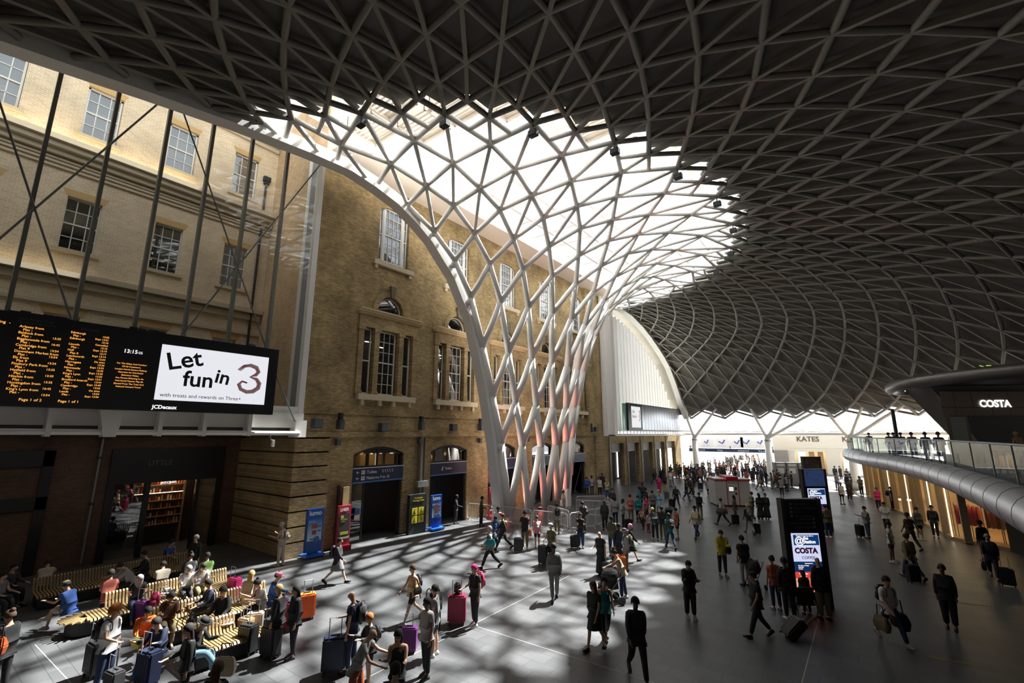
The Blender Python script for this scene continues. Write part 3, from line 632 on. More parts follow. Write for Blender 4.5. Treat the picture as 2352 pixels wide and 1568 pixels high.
for i, s in enumerate(['For The Safety And Comfort', 'Of All Customers,', 'London North Eastern Railway', 'Operates An Anti-Social', 'Behaviour Policy.', 'Any Person Behaving In An', 'Anti-Social Manner May Be', 'Ejected From The Train And', 'Refused Onward Travel']): bt(s, 4.79, 8.18-i*.104, .074, ORG, align='CENTER', ext=.002)
bt('Let', 5.88, 8.12, .93, INK, rot=-.26, x=.03, bold=.015); bt('fun', 6.42, 7.56, .86, INK, x=.03, bold=.015); bt('in', 7.5, 7.8, .8, INK, rot=.14, x=.03, bold=.015)
bt('with treats and rewards on Three+', 5.75, 7.1, .2, INK, x=.03)
bt('JCDecaux', 5.58, 6.64, .19, LEDW, bold=.006)
PINK = mat('pink_line', (.85, .12, .16), .6); PFILL = mat('pink_fill', (.85, .5, .52), .6)
three = [(8.4, 8.38), (8.6, 8.58), (8.85, 8.64), (9.1, 8.56), (9.2, 8.38), (9.1, 8.24), (8.88, 8.14), (9.15, 8.06), (9.28, 7.88), (9.25, 7.68), (9.05, 7.52), (8.8, 7.48), (8.55, 7.58), (8.45, 7.78), (8.58, 7.92), (8.78, 7.86)]
MB().tube([(.03, y, z) for y, z in three], [.03, .05, .09, .1, .09, .08, .05, .08, .1, .1, .1, .09, .08, .07, .05, .02], 6).build('advert_numeral', PFILL, AB)
for off in (-1, 1):
    MB().tube([(.06, CYm+(y-CYm)*(1+off*.13), CZm+(z-CZm)*(1+off*.08)) for CYm, CZm in [(8.85, 8.06)] for y, z in three], .014, 5).build('advert_outline', PINK if off > 0 else INK, AB)
# ================================================================ RIGHT-HAND SLATTED SCREEN AND COLONNADE (far left of the hall's north side)
XS = -21.5
def ztop(y):
    r = hypot(XB-CX, y-CY); return zroof(r, degrees(atan2(y-CY, XB-CX)))
scr2 = thing('slatted_screen', 'tall screen of close white vertical fins under the far end of the arch', 'screen', (XS, 48, 0))
MB().box(-.3, -1.9, 5.5, .5, -1.1, 21.3).box(-.5, -2.6, 5.5, -.3, -.2, 21.3).build('white_jamb', WHITEP, scr2)
mb = MB()
for i in range(24):
    y = 48.2+i*.95; zt = ztop(y)
    if zt < 7: break
    mb.box(-.1, y-48-.035, 6.0, .3, y-48+.035, zt-.4)
    z = 6.4
    while z < zt-1: mb.box(-.12, y-48-.02, z, -.05, y-48+.5, z+.07); z += .8
mb.build('fins', WHITEP, scr2)
poly = [(-.2, 5.9)]+[(y-48, ztop(y)) for y in [48, 50, 52, 54, 56, 58, 60, 62, 64, 66, 68, 70]]+[(22, 5.9)]
MB().yzprism(poly, -.16, -.13).build('pane', ROOFG, scr2)
mb = MB().box(-.2, -1.9, 5.5, .6, 24.5, 5.62)
for i in range(26): mb.box(.1, -.9+i, 5.5, .2, -.8+i, 6.3)
mb.build('bottom_rail', WHITEP, scr2)
t = thing('departures_board', 'long display board under the slatted screen, dark end with a white advert, seen edge-on', 'display board', (XS+.75, 49.3, 6.1))
MB().box(-.3, 0, 0, 0, 24, 3.1).build('casing', BLACK, t)
MB().box(0, .9, .35, .02, 3.6, 2.75).build('advert_panel', emis('advert_white2', (1, 1, 1), .8), t)
mb = MB()
for i in range(20): mb.box(.0, 4+i, .1, .03, 4.94+i, 3.0)
mb.build('display_faces', mat('silver_display', (.6, .62, .64), .25, .6), t)
text('lettering', 'Let\nfun in', .55, INK, (.03, 1.1, 2.0), XF, t); MB().tube([(.03, 3.0, 2.2), (.03, 3.3, 2.3), (.03, 3.3, 1.9), (.03, 3.1, 1.7), (.03, 3.35, 1.4), (.03, 3.0, 1.1)], .05, 5).build('advert_numeral', PFILL, t)
t = thing('maintenance_panel', 'green tinted glass panel beside the dark end of the far display board', 'panel', (XS+.5, 48.3, 6.2)); MB().box(0, 0, 0, .04, .9, 2.9).build('pane', mat('green_glass', (.25, .5, .35), .2), t); MB().tube([(0, 0, 0), (0, 0, 2.9)], .03, 6).tube([(0, .9, 0), (0, .9, 2.9)], .03, 6).build('frame', GREYM, t)
# colonnade below
hc = [(47.6+i*4.6, 50.9+i*4.6, 0, 4.7) for i in range(5)]
o = wall_holes('c', BRICK, XW-TH, XW, 46.2, 72, 0, 5.6, hc).build('wall_colonnade', BRICK); struct(o)
o = MB().box(XW-4.2, 46.5, 0, XW-4, 74, 5.6).box(XW-4.2, 46.3, 0, XW-TH, 46.5, 5.6).box(XW-4.2, 46.3, 5.4, XW-TH, 74, 5.6).build('wall_colonnade_inner', DARKIN); struct(o)
for i, h in enumerate(hc):
    D = bpy.data.objects.new('door_%d' % (i+6), None); C.objects.link(D); struct(D)
    MB().box(XW-.5, h[0], 3.7, XW-.4, h[1], 3.8).box(XW-.5, h[0], 0, XW-.4, h[0]+.12, 4.7).box(XW-.5, h[1]-.12, 0, XW-.4, h[1], 4.7).build('door_frame', GREYM, D)
    MB().box(XW-.46, h[0]+.1, 3.8, XW-.44, h[1]-.1, 4.7).build('pane', mat('pale_transom', (.3, .29, .27), .5), D)
tag(MB().box(XW-3.9, 49.2, 1.4, XW-3.85, 51.4, 3.1).build('lit_doorway', emis('daylight_doorway', (1, .98, .94), 2.0)), 'bright white shop opening glimpsed at the back of the first dark colonnade bay', 'doorway')
tag(MB().box(XW-3.9, 57.4, .2, XW-3.85, 57.7, 4.2).build('lit_strip', emis('daylight_doorway', (1, .98, .94), 2.0)), 'thin tall bright strip between the second and third colonnade bays', 'light')
for i, y in enumerate([46.9, 51.6, 55.9, 60.5, 65.1]):
    t = thing('colonnade_downpipe', 'thin pale pipe on colonnade pier, number %s from the brick building' % ['one', 'two', 'three', 'four', 'five'][i], 'pipe', (XW+.12, y, 0), 0, 'pipes on the colonnade piers'); MB().tube([(0, 0, 0), (0, 0, 5.4)], .07, 6).build('pipe_shaft', GREYM, t)
# ================================================================ TREE COLUMNS, RING BEAM, OUTER CANOPY
def pol(r, a, z): return Vector((CX+r*cos(radians(a)), CY+r*sin(radians(a)), z))
RCOL = 41.6
for i, (a, us) in enumerate([(80.8, (14, 13)), (66.6, (12, 11, 10)), (52.7, (10, 9, 8)), (38.6, (7, 6, 5))]):
    b = pol(RCOL, a, 0)
    t = thing('tree_column', 'white branching column under the roof edge, ' + ['beside the slatted screen', 'in front of the bright ticket gates', 'beside the cream shopfronts at the balcony tip', 'behind the balcony'][i], 'column', b)
    MB().tube([(0, 0, 0), (0, 0, 1.0), (0, 0, 4.9)], [.5, .44, .36], 14).build('shaft', WHITEP, t, smooth=True)
    MB().tube([(0, 0, 4.85), (0, 0, 4.95)], .39, 14).build('collar', GREYM, t); MB().tube([(0, 0, 4.95), (0, 0, 5.5)], [.36, .22], 12).build('head', WHITEP, t, smooth=True)
    for u in us:
        e = node(u+(.25 if u > us[len(us)//2] else 0), 29 if u == int(u) else 29) if True else None
        e = (node(u, 29)*.65+node(u, 31)*.35)-b
        MB().tube([Vector((0, 0, 5.2)), e], [.2, .13], 10).build('branch', WHITEP, t, smooth=True)
o = MB().tube([pol(41.6, 20+i*3, 5.75) for i in range(24)], .16, 8).build('ring_beam', WHITEP); struct(o)
# outer glazed canopy beyond the ring
oc = thing('perimeter_canopy', 'bright glass canopy with white ribs between the lattice roof edge and the cream buildings', 'canopy')
gl = MB(); fr = MB()
for i in range(24):
    a, b = 18+i*3, 21+i*3
    gl.add([pol(41, a, 7.9), pol(41, b, 7.9), pol(52, b, 6.1), pol(52, a, 6.1)], [(0, 1, 2, 3)])
    fr.bar(pol(41, a, 7.9), pol(52, a+1.5, 6.1), .1, .12); fr.bar(pol(41.6, a, 5.8), pol(52, a+4, 6.0), .1, .12)
    for k in range(1, 5):
        r = 41+11*k/5; z = 7.9-1.8*k/5; fr.bar(pol(r, a, z), pol(r, b, z), .06, .06)
gl.build('pane', ROOFG, oc); fr.build('ribs', WHITEP, oc)
o = MB().tube([pol(52, 18+i*3, 6.1) for i in range(25)], .25, 6).build('ring_beam', WHITEP); struct(o)
# outer wall closing the hall on the camera's side and behind the balcony
ow = MB()
for i in range(38):
    a, b = -92+i*3.1, -92+(i+1)*3.1
    z1 = 12.5 if a < 10 else 9
    ow.add([pol(45.5, a, 0), pol(45.5, b, 0), pol(45.5, b, z1), pol(45.5, a, z1), pol(45.8, a, 0), pol(45.8, b, 0), pol(45.8, b, z1), pol(45.8, a, z1)], [(0, 1, 2, 3), (7, 6, 5, 4), (3, 2, 6, 7), (0, 4, 5, 1), (0, 3, 7, 4), (1, 5, 6, 2)])
o = ow.build('wall_right', mat('hall_back_wall', (.12, .115, .11), .8)); struct(o)
o = MB().box(-31, -12, 0, -18, -9.2, 26).build('wall_near', DARKIN); struct(o)
# ---- far end: ticket gates and cream shops
CREAMW = mat('cream_wall', (.74, .68, .56), .7, noise=.04)
o = MB().box(-24.5, 83.8, 3.4, -11.2, 84.2, 5.6).build('wall_gate', mat('white_hoarding', (.86, .86, .84), .6)); struct(o)
t = thing('gate_sign_band', 'long navy direction sign over the bright ticket gates', 'sign', (-17.8, 83.7, 3.05)); MB().box(-6.6, 0, -.28, 6.5, .1, .28).build('board', NAVY, t); MB().box(-6.4, .02, .28, -6.3, .12, .7).box(6.2, .02, .28, 6.3, .12, .7).box(0, .02, .28, .1, .12, .7).build('hangers', DARK, t)
for x, s in ((-5.6, 'Platforms 0-8'), (-2, 'Tickets'), (1.2, 'Underground'), (4.2, 'Way out')): text('lettering', s, .3, WTXT, (x, -.02, -.1), (pi/2, 0, 0), t)
rng = random.Random(3)
for i, (x, s) in enumerate([(-21.4, .35), (-18.9, .5), (-16.6, .45), (-15.2, .55), (-13.2, .4)]):
    t = thing('map_poster', 'white hoarding poster with small blue shapes above the gates, ' + ['first', 'second', 'third', 'fourth', 'fifth'][i] + ' from the branching column', 'poster', (x, 83.74, 4.4), 0, 'posters above the ticket gates')
    MB().box(-.9, 0, -.8, .9, .04, .8).build('sheet', WHITEP, t); mb = MB(); mb.tube([(-s, -.02, .1), (0, -.02, -.25), (s*.8, -.02, .35)], .1, 5)
    for q in range(4): mb.m = 0; mb.box(-.6+q*.3, -.01, -.6, -.45+q*.3, 0, -.55)
    mb.build('print', mat('print_blue', (.05, .08, .4), .6), t)
def xzwall(x0, x1, y, m, holes, z1=5.7, th=.4):
    mb = wall_holes('q', m, 0, th, x0, x1, 0, z1, holes)
    mb.v = [(b, y+a, z) for a, b, z in mb.v]; return mb
o = xzwall(-11.2, 6, 82, CREAMW, [(-8.4, -4.6, 0, 3.4), (-2.8, 1.4, 0, 3.2)]).build('wall_shops', CREAMW); struct(o)
o = MB().box(-11.2, 84.5, 0, 6, 84.7, 5.6).build('wall_shops_inner', mat('shop_back', (.5, .38, .24), .8)); struct(o)
tag(MB().box(-11.1, 81.6, 0, -9.3, 81.95, 3.3).build('metal_shutter', mat('grey_shutter', (.32, .29, .27), .4, .4, noise=.2)), 'brushed metal panel between the ticket gates and the cream shops', 'panel')
for i, x in enumerate((-8.6, -3.0)):
    t = thing('shop_sign', 'dark capital lettering on the cream fascia, ' + ['left one' if 0 else 'nearer the metal panel', 'beside the third branching column'][i], 'sign', (x+.6, 81.95, 4.55), 0); text('lettering', 'KATES', 1.0, mat('bronze_letters', (.1, .08, .06), .6), (0, 0, .1), (pi/2, 0, 0), t, bold=.02)
    MB().box(-.8, 0, -.9, 3.9, .05, -.75).box(-.8, 0, -1.4, 3.9, .06, -1.1).build('moulding', CREAMW, t)
t = thing('shop_window_display', 'curtained brown and white window display in the first cream shop', 'display', (-6.5, 82.6, 0)); MB().box(-1.6, 0, 0, -.6, .1, 3.2).build('white_panel', emis('white_shop', (1, .97, .9), 1.1), t); MB().box(-.2, 0, 0, .5, .3, 3.2).box(.9, 0, 0, 1.6, .3, 3.2).build('curtain', mat('tan_curtain', (.45, .28, .15), .8), t)
t = thing('shop_window_display', 'lit white shop interior with a colourful poster beside the third branching column', 'display', (-.7, 82.6, 0)); MB().box(-1.9, 0, 0, 1.9, .1, 3.1).build('back_panel', emis('white_shop', (1, .97, .9), 1.1), t); MB().box(.3, -.08, 1.6, 1.5, 0, 2.9).build('poster', mat('collage', (.5, .25, .15), .6), t)
area('shop_lamp2', (-4, 83.2, 3.3), (0, 0, 0), 8, 1, 60, (1, .85, .6))
# ================================================================ BALCONY ON THE RIGHT
TC = [(-.2, 53.2), (-.95, 52.4), (-1.1, 50.73), (-.6, 46.5), (.3, 41.5), (1.49, 35.98), (2.2, 31.5), (2.6, 27.5), (2.83, 22.3), (2.9, 18), (2.84, 14), (2.4, 9), (1.6, 4.5)]
def cat(P, n=5):                                 # smooth through points
    out = []
    for i in range(len(P)-1):
        p0 = P[max(0, i-1)]; p1 = P[i]; p2 = P[i+1]; p3 = P[min(len(P)-1, i+2)]
        for k in range(n):
            t = k/n; out.append(tuple(.5*((2*b)+(-a+c)*t+(2*a-5*b+4*c-d)*t*t+(-a+3*b-3*c+d)*t**3) for a, b, c, d in zip(p0, p1, p2, p3)))
    return out+[tuple(P[-1])]
TCS = cat(TC, 5)
bal = thing('balcony', 'curved balcony with a fat grey metal tube edge and glass balustrade on the right', 'balcony', (3, 30, 0))
def Lb(mb, name, m, par=bal, loc=(3, 30, 0), smooth=False):
    mb.v = [(x-loc[0], y-loc[1], z-loc[2]) for x, y, z in mb.v]; return mb.build(name, m, par, smooth)
inner = [(x+.3, y) for x, y in TCS if y > -99]
Lb(MB().prism(inner+[(16, -10), (19.5, 0), (20, 26), (13, 46), (5, 54)], 3.6, 4.1), 'slab', mat('balcony_floor', (.2, .19, .18), .6))
Lb(MB().tube([(x, y, 3.95) for x, y in TCS], .5, 16), 'tube_edge', STEEL, smooth=True)
mb = MB()
for i in range(3, len(TCS)-1, 2):
    x, y = TCS[i]; nx, ny = TCS[i+1]; d = Vector((nx-x, ny-y, 0)).normalized()*.012
    mb.tube([Vector((x, y, 3.95))-d, Vector((x, y, 3.95))+d], .506, 16)
Lb(mb, 'tube_joints', DARK)
gp = [(x+.25, y) for x, y in TCS]
mb = MB(); mr = MB()
for (x0, y0), (x1, y1) in zip(gp, gp[1:]): mb.add([(x0, y0, 4.1), (x1, y1, 4.1), (x1, y1, 5.4), (x0, y0, 5.4)], [(0, 1, 2, 3)])
Lb(mb, 'balustrade_glass', GLASSG)
Lb(MB().tube([(x, y, 5.43) for x, y in gp], .035, 8), 'handrail', GREYM, smooth=True)
for i in range(0, len(gp), 3):
    x, y = gp[i]; Lb(MB().box(x-.02, y-.02, 4.1, x+.02, y+.02, 5.4), 'baluster', GREYM)
# shop windows below the balcony
SB = [(-.3, 55.5), (.22, 52.3), (1.0, 48.5), (1.54, 45.46), (2.4, 41), (3.24, 36.1), (3.75, 35.2), (5.33, 34.2), (6.4, 32), (7.2, 27), (7.4, 21), (7.2, 14)]
shop = thing('lit_shop', 'row of warmly lit clothes shop windows curving under the balcony', 'shop', (3, 40, 0))
Ls = lambda mb, name, m: Lb(mb, name, m, shop, (3, 40, 0))
WD = mat('warm_oak', (.42, .27, .13), .5); WARMP = mat('warm_pillar', (.3, .24, .16), .5)
mb = MB(); gl = MB()
for i, (a, b) in enumerate(zip(SB, SB[1:])):
    if b[1] < 33.5:
        mb.m = 0; 
        Ls(MB().bar((a[0], a[1], 1.8), (b[0], b[1], 1.8), .3, 3.6), 'dark_wall', mat('dark_shop_wall', (.06, .055, .05), .8)); continue
    d = Vector((b[0]-a[0], b[1]-a[1])); Ln = d.length; n = max(1, round(Ln/1.1))
    for k in range(n):
        p = (a[0]+d.x*k/n, a[1]+d.y*k/n)
        if (i+k) % 2 == 0: Ls(MB().bar((p[0]+.1, p[1], .05), (p[0]+.1, p[1], 3.6), .34, .3, up=(1, 0, 0)), 'pillar', WARMP)
    gl.add([(a[0], a[1], .1), (b[0], b[1], .1), (b[0], b[1], 3.3), (a[0], a[1], 3.3)], [(0, 1, 2, 3)])
Ls(gl, 'pane', GLASS)
Ls(MB().prism(SB[:8]+[(9, 36), (6, 48), (2.5, 57)], 0.0, .16), 'plinth', WD)
Ls(MB().prism([(x+3.2, y+1.2) for x, y in SB[:8]]+[(13, 38), (8, 50), (5.5, 58)], .16, 3.6), 'back_wall', mat('shop_warm_wall', (.62, .45, .26), .8))
Ls(MB().bar((-.3, 55.6, 1.85), (6.5, 57.0, 1.85), .2, 3.5).bar((9.0, 36.5, 1.85), (13, 38.5, 1.85), .2, 3.5), 'end_wall', mat('shop_warm_wall', (.62, .45, .26), .8))
mb = MB()
for i in range(14): 
    x, y = -.1+i*.29, 53.5-i*1.35; mb.box(x+.5, y, 3.3, x+.9, y+.25, 3.42)
Ls(mb, 'downlights', emis('warm_downlight', (1, .75, .42), 14))
mb = MB()
for x, y in ((1.25, 47.2), (2.05, 42.9), (2.85, 38.6), (3.35, 36.0)): Ls(MB().bar((x-.03, y, .15), (x-.03, y, 3.4), .05, .05, up=(1, 0, 0)), 'light_strip', emis('warm_strip', (1, .85, .55), 3))
area('shop_lamp3', (2.6, 47.5, 3.35), (0, 0, radians(12)), 1.6, 14, 130, (1, .68, .32))
area('shop_lamp4', (5.2, 36.6, 3.35), (0, 0, 0), 3, 2.6, 75, (1, .66, .3))
CLN = ['first from the ladder', 'second from the ladder', 'third from the ladder', 'at the far end of the window']
for i, (x, y, c, lb) in enumerate([(3.9, 36.1, (.55, .12, .16), 'pink sweaters hanging'), (4.35, 35.9, (.5, .1, .12), 'dark pink tops hanging'), (5.0, 35.5, (.5, .2, .12), 'rust coloured dress hanging'), (5.5, 35.3, (.6, .5, .35), 'cream and grey tops hanging'), (6.0, 35.0, (.03, .03, .03), 'black coats hanging')]):
    t = thing('clothes_rail', lb + ' on a rail in the lit shop window' + ['', ', second rail', ', middle rail', ', fourth rail', ''][i], 'clothes rail', (x, y, .16), radians(-20), 'clothes rails in the shop window')
    MB().tube([(-.3, 0, 0), (-.3, 0, 1.8), (.3, 0, 1.8), (.3, 0, 0)], .02, 6).build('rail', GREYM, t)
    for k in range(3):
        mb = MB(); xx = -.2+k*.18; mb.loft([[(xx-.02, -.22, 1.7), (xx+.02, -.22, 1.7), (xx+.02, .22, 1.7), (xx-.02, .22, 1.7)], [(xx-.04, -.28, 1.4), (xx+.04, -.28, 1.4), (xx+.04, .28, 1.4), (xx-.04, .28, 1.4)], [(xx-.05, -.26, .7), (xx+.05, -.26, .7), (xx+.05, .26, .7), (xx-.05, .26, .7)]]); mb.build('garment', cmat(c), t)
t = thing('display_ladder', 'slim ladder shelf leaning beside the bright vertical light strip in the shop', 'shelf', (3.45, 36.3, .16), radians(-20)); mb = MB(); mb.tube([(0, -.2, 0), (0, -.2, 2.6)], .02, 5).tube([(0, .2, 0), (0, .2, 2.6)], .02, 5)
for k in range(8): mb.tube([(0, -.2, .3+k*.3), (0, .2, .3+k*.3)], .015, 5)
mb.build('frame', WARMP, t)
# coffee unit on the balcony
cu = thing('coffee_unit', 'dark coffee bar on the balcony with a bronze fascia and white sign', 'kiosk', (3.6, 32.8, 4.1))
BRZ = mat('bronze_fascia', (.2, .15, .115), .5, .2, noise=.1)
kd = Vector((cos(YAW), sin(YAW), 0)); kn = Vector((.109, .994, 0))
def K(u, d, z): return kd*u+kn*d+Vector((0, 0, z))
def kbox(mb, u0, u1, d0, d1, z0, z1):
    return mb.add([K(u0, d0, z0), K(u1, d0, z0), K(u1, d1, z0), K(u0, d1, z0), K(u0, d0, z1), K(u1, d0, z1), K(u1, d1, z1), K(u0, d1, z1)], [(0, 3, 2, 1), (4, 5, 6, 7), (0, 1, 5, 4), (1, 2, 6, 5), (2, 3, 7, 6), (3, 0, 4, 7)])
kbox(MB(), -.1, 9, 0, 4, 2.55, 3.8).build('fascia', BRZ, cu)
mb = MB()
for k in range(7): kbox(mb, .6+k*.95, .62+k*.95, -.012, 0, 2.55, 3.8)
kbox(mb, -.1, 9, -.01, 0, 2.95, 2.98); mb.build('fascia_joints', DARK, cu)
kbox(kbox(MB(), 0, .2, 0, .3, 0, 2.55), 1.0, 1.15, .3, .6, 0, 2.55).build('post', BRZ, cu)
kbox(MB(), .2, 1.0, .2, .24, 0, 2.5).build('pane', mat('pale_screen', (.3, .34, .31), .3), cu)
kbox(MB(), 0, 9, 3.8, 4, 0, 2.55).build('back_wall', DARKIN, cu); kbox(MB(), 2.0, 9, 1.0, 1.6, 0, 1.1).build('counter', BRZ, cu)
mb = MB()
for k in range(5): kbox(mb, 2.6+k*.9, 2.7+k*.9, 1.2, 1.3, 2.5, 2.54)
mb.build('downlights', emis('cool_downlight', (1, .97, .9), 14), cu)
mb = MB()
for k in range(5): kbox(mb, 4.7, 8, 2.2, 2.4, .3+k*.2, .33+k*.2)
mb.build('cake_shelves', emis('cake_glow', (1, .5, .2), .9), cu)
SGN = emis('sign_letters', (1, 1, .97), 1.1)
text('lettering', 'COSTA', .5, SGN, K(1.9, -.06, 3.0), (pi/2, 0, YAW), cu, bold=.022)
# canopy over the coffee unit
cp = thing('balcony_canopy', 'dark curved canopy with a round tube rim and small downlights above the coffee bar', 'canopy', (3, 30, 8))
PC = [(9.5, 40), (5.5, 38.4), (2.8, 37.2), (1.79, 35.6), (1.75, 33.2), (2.3, 31.4), (3.89, 29.0), (5.7, 27.4), (9.5, 25), (14, 22.5)]
PCS = cat(PC, 4)
Lc = lambda mb, name, m, s=False: Lb(mb, name, m, cp, (3, 30, 8), s)
Lc(MB().tube([(x, y, 8.3) for x, y in PCS], .3, 12), 'tube_rim', mat('dark_bronze_tube', (.16, .15, .14), .4, .5), True)
Lc(MB().prism([(x, y) for x, y in PCS]+[(18, 30)], 8.25, 8.4), 'soffit', mat('canopy_soffit', (.05, .05, .05), .7))
mb = MB()
for x, y in ((2.6, 32.6), (2.3, 34.4), (2.5, 36), (4, 31.3), (6.2, 29.6), (3.2, 35)): mb.tube([(x, y, 8.22), (x, y, 8.25)], .14, 10)
Lc(mb, 'downlights', emis('canopy_downlight', (1, .98, .93), 8))
o = MB().loft([[(5.6, 39.6, 4.1), (5.0, 37.2, 4.1), (5.6, 35.4, 4.1), (12, 39, 4.1), (12, 44, 4.1), (6.5, 42.5, 4.1)], [(3.4, 39.0, 8.25), (2.3, 35.2, 8.25), (3.3, 33.6, 8.25), (12, 38.5, 8.25), (12, 44, 8.25), (5.0, 42.5, 8.25)]]).build('wall_core', mat('core_wall', (.16, .15, .14), .8)); struct(o)
for i, (px, py, em, c) in enumerate([(2265, 848, 'green', (.5, .8, .1)), (2300, 850, 'white', (1, 1, 1)), (2198, 858, 'white', (1, 1, .95))]):
    p = at_z(px, py, 9.0)
    t = thing('upper_sign', ['cluster of small yellow-green lit symbols above the canopy', 'small white lit square above the canopy', 'tiny white lamp above the left part of the canopy'][i], 'sign', p, YAW); s = .25 if i < 2 else .09
    mb = MB()
    if i == 0:
        for q in range(4): mb.tube([(-.3+.35*(q % 2), 0, .2-.2*(q//2)), (-.05+.35*(q % 2), 0, .12-.2*(q//2)+.08*(q % 2))], .025, 4)
    else: mb.box(-s/2, 0, -s/2, s/2, .03, s/2)
    mb.build('symbol', emis('up_'+em, c, 1.2 if i else .8), t); MB().bar((0, .05, -.7), (0, .05, .1), .03, .03).build('post', DARK, t)
t = thing('balcony_post', 'dark slim post standing on the balcony in front of the bright canopy', 'post', at_z(2066, 1003, 4.1) if False else (1.9, 41.5, 4.1)); MB().tube([(0, 0, 0), (0, 0, 3.3)], .11, 8).build('shaft', DARK, t)
# ================================================================ TOTEMS, TICKET MACHINES, STANDS, BARRIERS
def totem(loc, rz, h, lab, w=1.5, screen=True, key=0):
    t = thing('information_totem', lab, 'sign totem', loc, rz, 'navy information totems down the hall')
    FRM = mat('totem_frame', (.06, .055, .05), .45, .4)
    MB().box(-w/2, -.14, 0, -w/2+.14, .14, h).build('side_post', FRM, t); MB().box(w/2-.14, -.14, 0, w/2, .14, h).build('side_post', FRM, t)
    MB().box(-w/2+.14, -.1, .1, w/2-.14, .1, h-.03).build('core', BLACK, t); MB().box(-w/2, -.14, h-.03, w/2, .14, h).build('top_rail', GREYM, t)
    MB().box(-w/2+.15, -.125, h-1.0, w/2-.15, -.1, h-.05).build('sign_panel', emis('lit_navy', (.018, .035, .1), 1) if key else mat('navy_sign_dark', (.012, .016, .03), .4), t)
    LT = mat('sign_text_grey', (.2, .21, .24), .6); LT2 = mat('sign_text_pale', (.42, .45, .5), .6)
    for q, s in enumerate(['Platforms 0 to 8', 'Dining and drinking  level 1', 'Tickets', 'Lifts to platforms']):
        text('lettering', s, .085, LT2 if key else LT, (-w/2+.42, -.128, h-.2-q*.13), (pi/2, 0, 0), t)
    for q, s in enumerate(['Underground', 'St Pancras International', 'Regent\'s Quarter']):
        text('lettering', s, .08, LT2 if key else LT, (w/2-.4, -.128, h-.69-q*.13), (pi/2, 0, 0), t, align='RIGHT')
    mb = MB()
    for q in range(4): mb.box(-w/2+.28, -.129, h-.21-q*.13, -w/2+.37, -.126, h-.13-q*.13)
    for q in range(3): mb.box(w/2-.36, -.129, h-.7-q*.13, w/2-.27, -.126, h-.62-q*.13)
    mb.build('pictograms', LT2 if key else LT, t)
    if screen:
        s0 = h-1.12; x0, x1 = -w/2+.22, w/2-.22
        MB().box(x0-.05, -.13, s0-1.95, x1+.05, -.105, s0+.05).build('screen_surround', BLACK, t)
        MB().box(x0, -.14, s0-.9, x1, -.13, s0).build('screen_pale', emis('screen_lilac', (.62, .66, .9), 1.0), t)
        MB().box(x0+.06, -.146, s0-.38, x1-.02, -.14, s0-.05).build('screen_header', emis('screen_blue', (.004, .04, .16), 1), t)
        MB().box(x0, -.14, s0-1.22, x1, -.13, s0-.9).build('screen_blue_band', emis('screen_navy', (.006, .025, .1), 1), t)
        mb = MB(); mb.box(x0, -.14, s0-1.42, x1, -.13, s0-1.22).build('screen_red_band', emis('screen_red', (.7, .06, .04), 1), t)
        MB().box(x0, -.14, s0-1.85, x1, -.13, s0-1.42).build('screen_picture', screen_picture(), t)
        SW = emis('screen_text_white', (1, 1, 1), 1.1)
        text('lettering', '@', .3, SW, (x0+.09, -.15, s0-.33), (pi/2, 0, 0), t, bold=.004); text('lettering', 'the', .14, SW, (x0+.38, -.15, s0-.2), (pi/2, 0, 0), t, bold=.004); text('lettering', 'Station', .15, SW, (x0+.38, -.15, s0-.32), (pi/2, 0, 0), t, bold=.004)
        text('lettering', 'Thanks for bearing with us', .055, SW, (x0+.15, -.15, s0-.1), (pi/2, 0, 0), t)
        text('lettering', 'COSTA', .235, emis('screen_ink', (.03, .004, .015), 1), (x0+.06, -.15, s0-.63), (pi/2, 0, 0), t, bold=.012); text('lettering', 'COFFEE', .13, emis('screen_ink', (.03, .004, .015), 1), (x0+.27, -.15, s0-.82), (pi/2, 0, 0), t)
        text('lettering', 'Opening hours', .045, SW, (x0+.35, -.15, s0-.97), (pi/2, 0, 0), t); text('lettering', 'Monday to Friday\nSaturday\nSunday', .05, SW, (x0+.12, -.15, s0-1.04), (pi/2, 0, 0), t)
        text('lettering', '06:00   22:00\n07:00   21:00\n08:00   21:00', .045, emis('screen_dimred', (.35, .02, .06), 1), (x0+.6, -.15, s0-1.06), (pi/2, 0, 0), t)
        text('lettering', 'Pop to the\n  station', .07, SW, (x0+.12, -.15, s0-1.3), (pi/2, 0, 0), t)
    return t
def screen_picture():
    if 'screen_pic' in MATS: return MATS['screen_pic']
    m = mat('screen_pic', (0, 0, 0), .6, emit=(1, .2, .1), es=.8); n = m.node_tree; b = n.nodes['Principled BSDF']
    tc = n.nodes.new('ShaderNodeTexCoord'); x = n.nodes.new('ShaderNodeTexNoise'); x.inputs['Scale'].default_value = 4; r = n.nodes.new('ShaderNodeValToRGB')
    r.color_ramp.elements[0].position = .35; r.color_ramp.elements[0].color = (.5, .01, .05, 1); r.color_ramp.elements[1].position = .6; r.color_ramp.elements[1].color = (1, .55, .35, 1)
    e = r.color_ramp.elements.new(.48); e.color = (.9, .12, .03, 1)
    n.links.new(tc.outputs['Object'], x.inputs['Vector']); n.links.new(x.outputs['Fac'], r.inputs[0]); n.links.new(r.outputs[0], b.inputs['Emission Color']); return m
def face(px, py):                                # position on the floor and the turn that faces the camera's wall-parallel grid
    return at_z(px, py)
totem(tuple(at_z(1863, 1396)), radians(37), 3.5, 'tall dark totem with a glowing coffee advert screen, nearest the camera', w=1.38)
totem((-2.7, 34.2, 0), radians(37), 3.6, 'tall dark totem with a lit blue direction panel, second from the camera', key=1)
totem((-3.6, 45.5, 0), radians(37), 3.9, 'dark totem with a blue and red coffee screen, third from the camera', key=0)
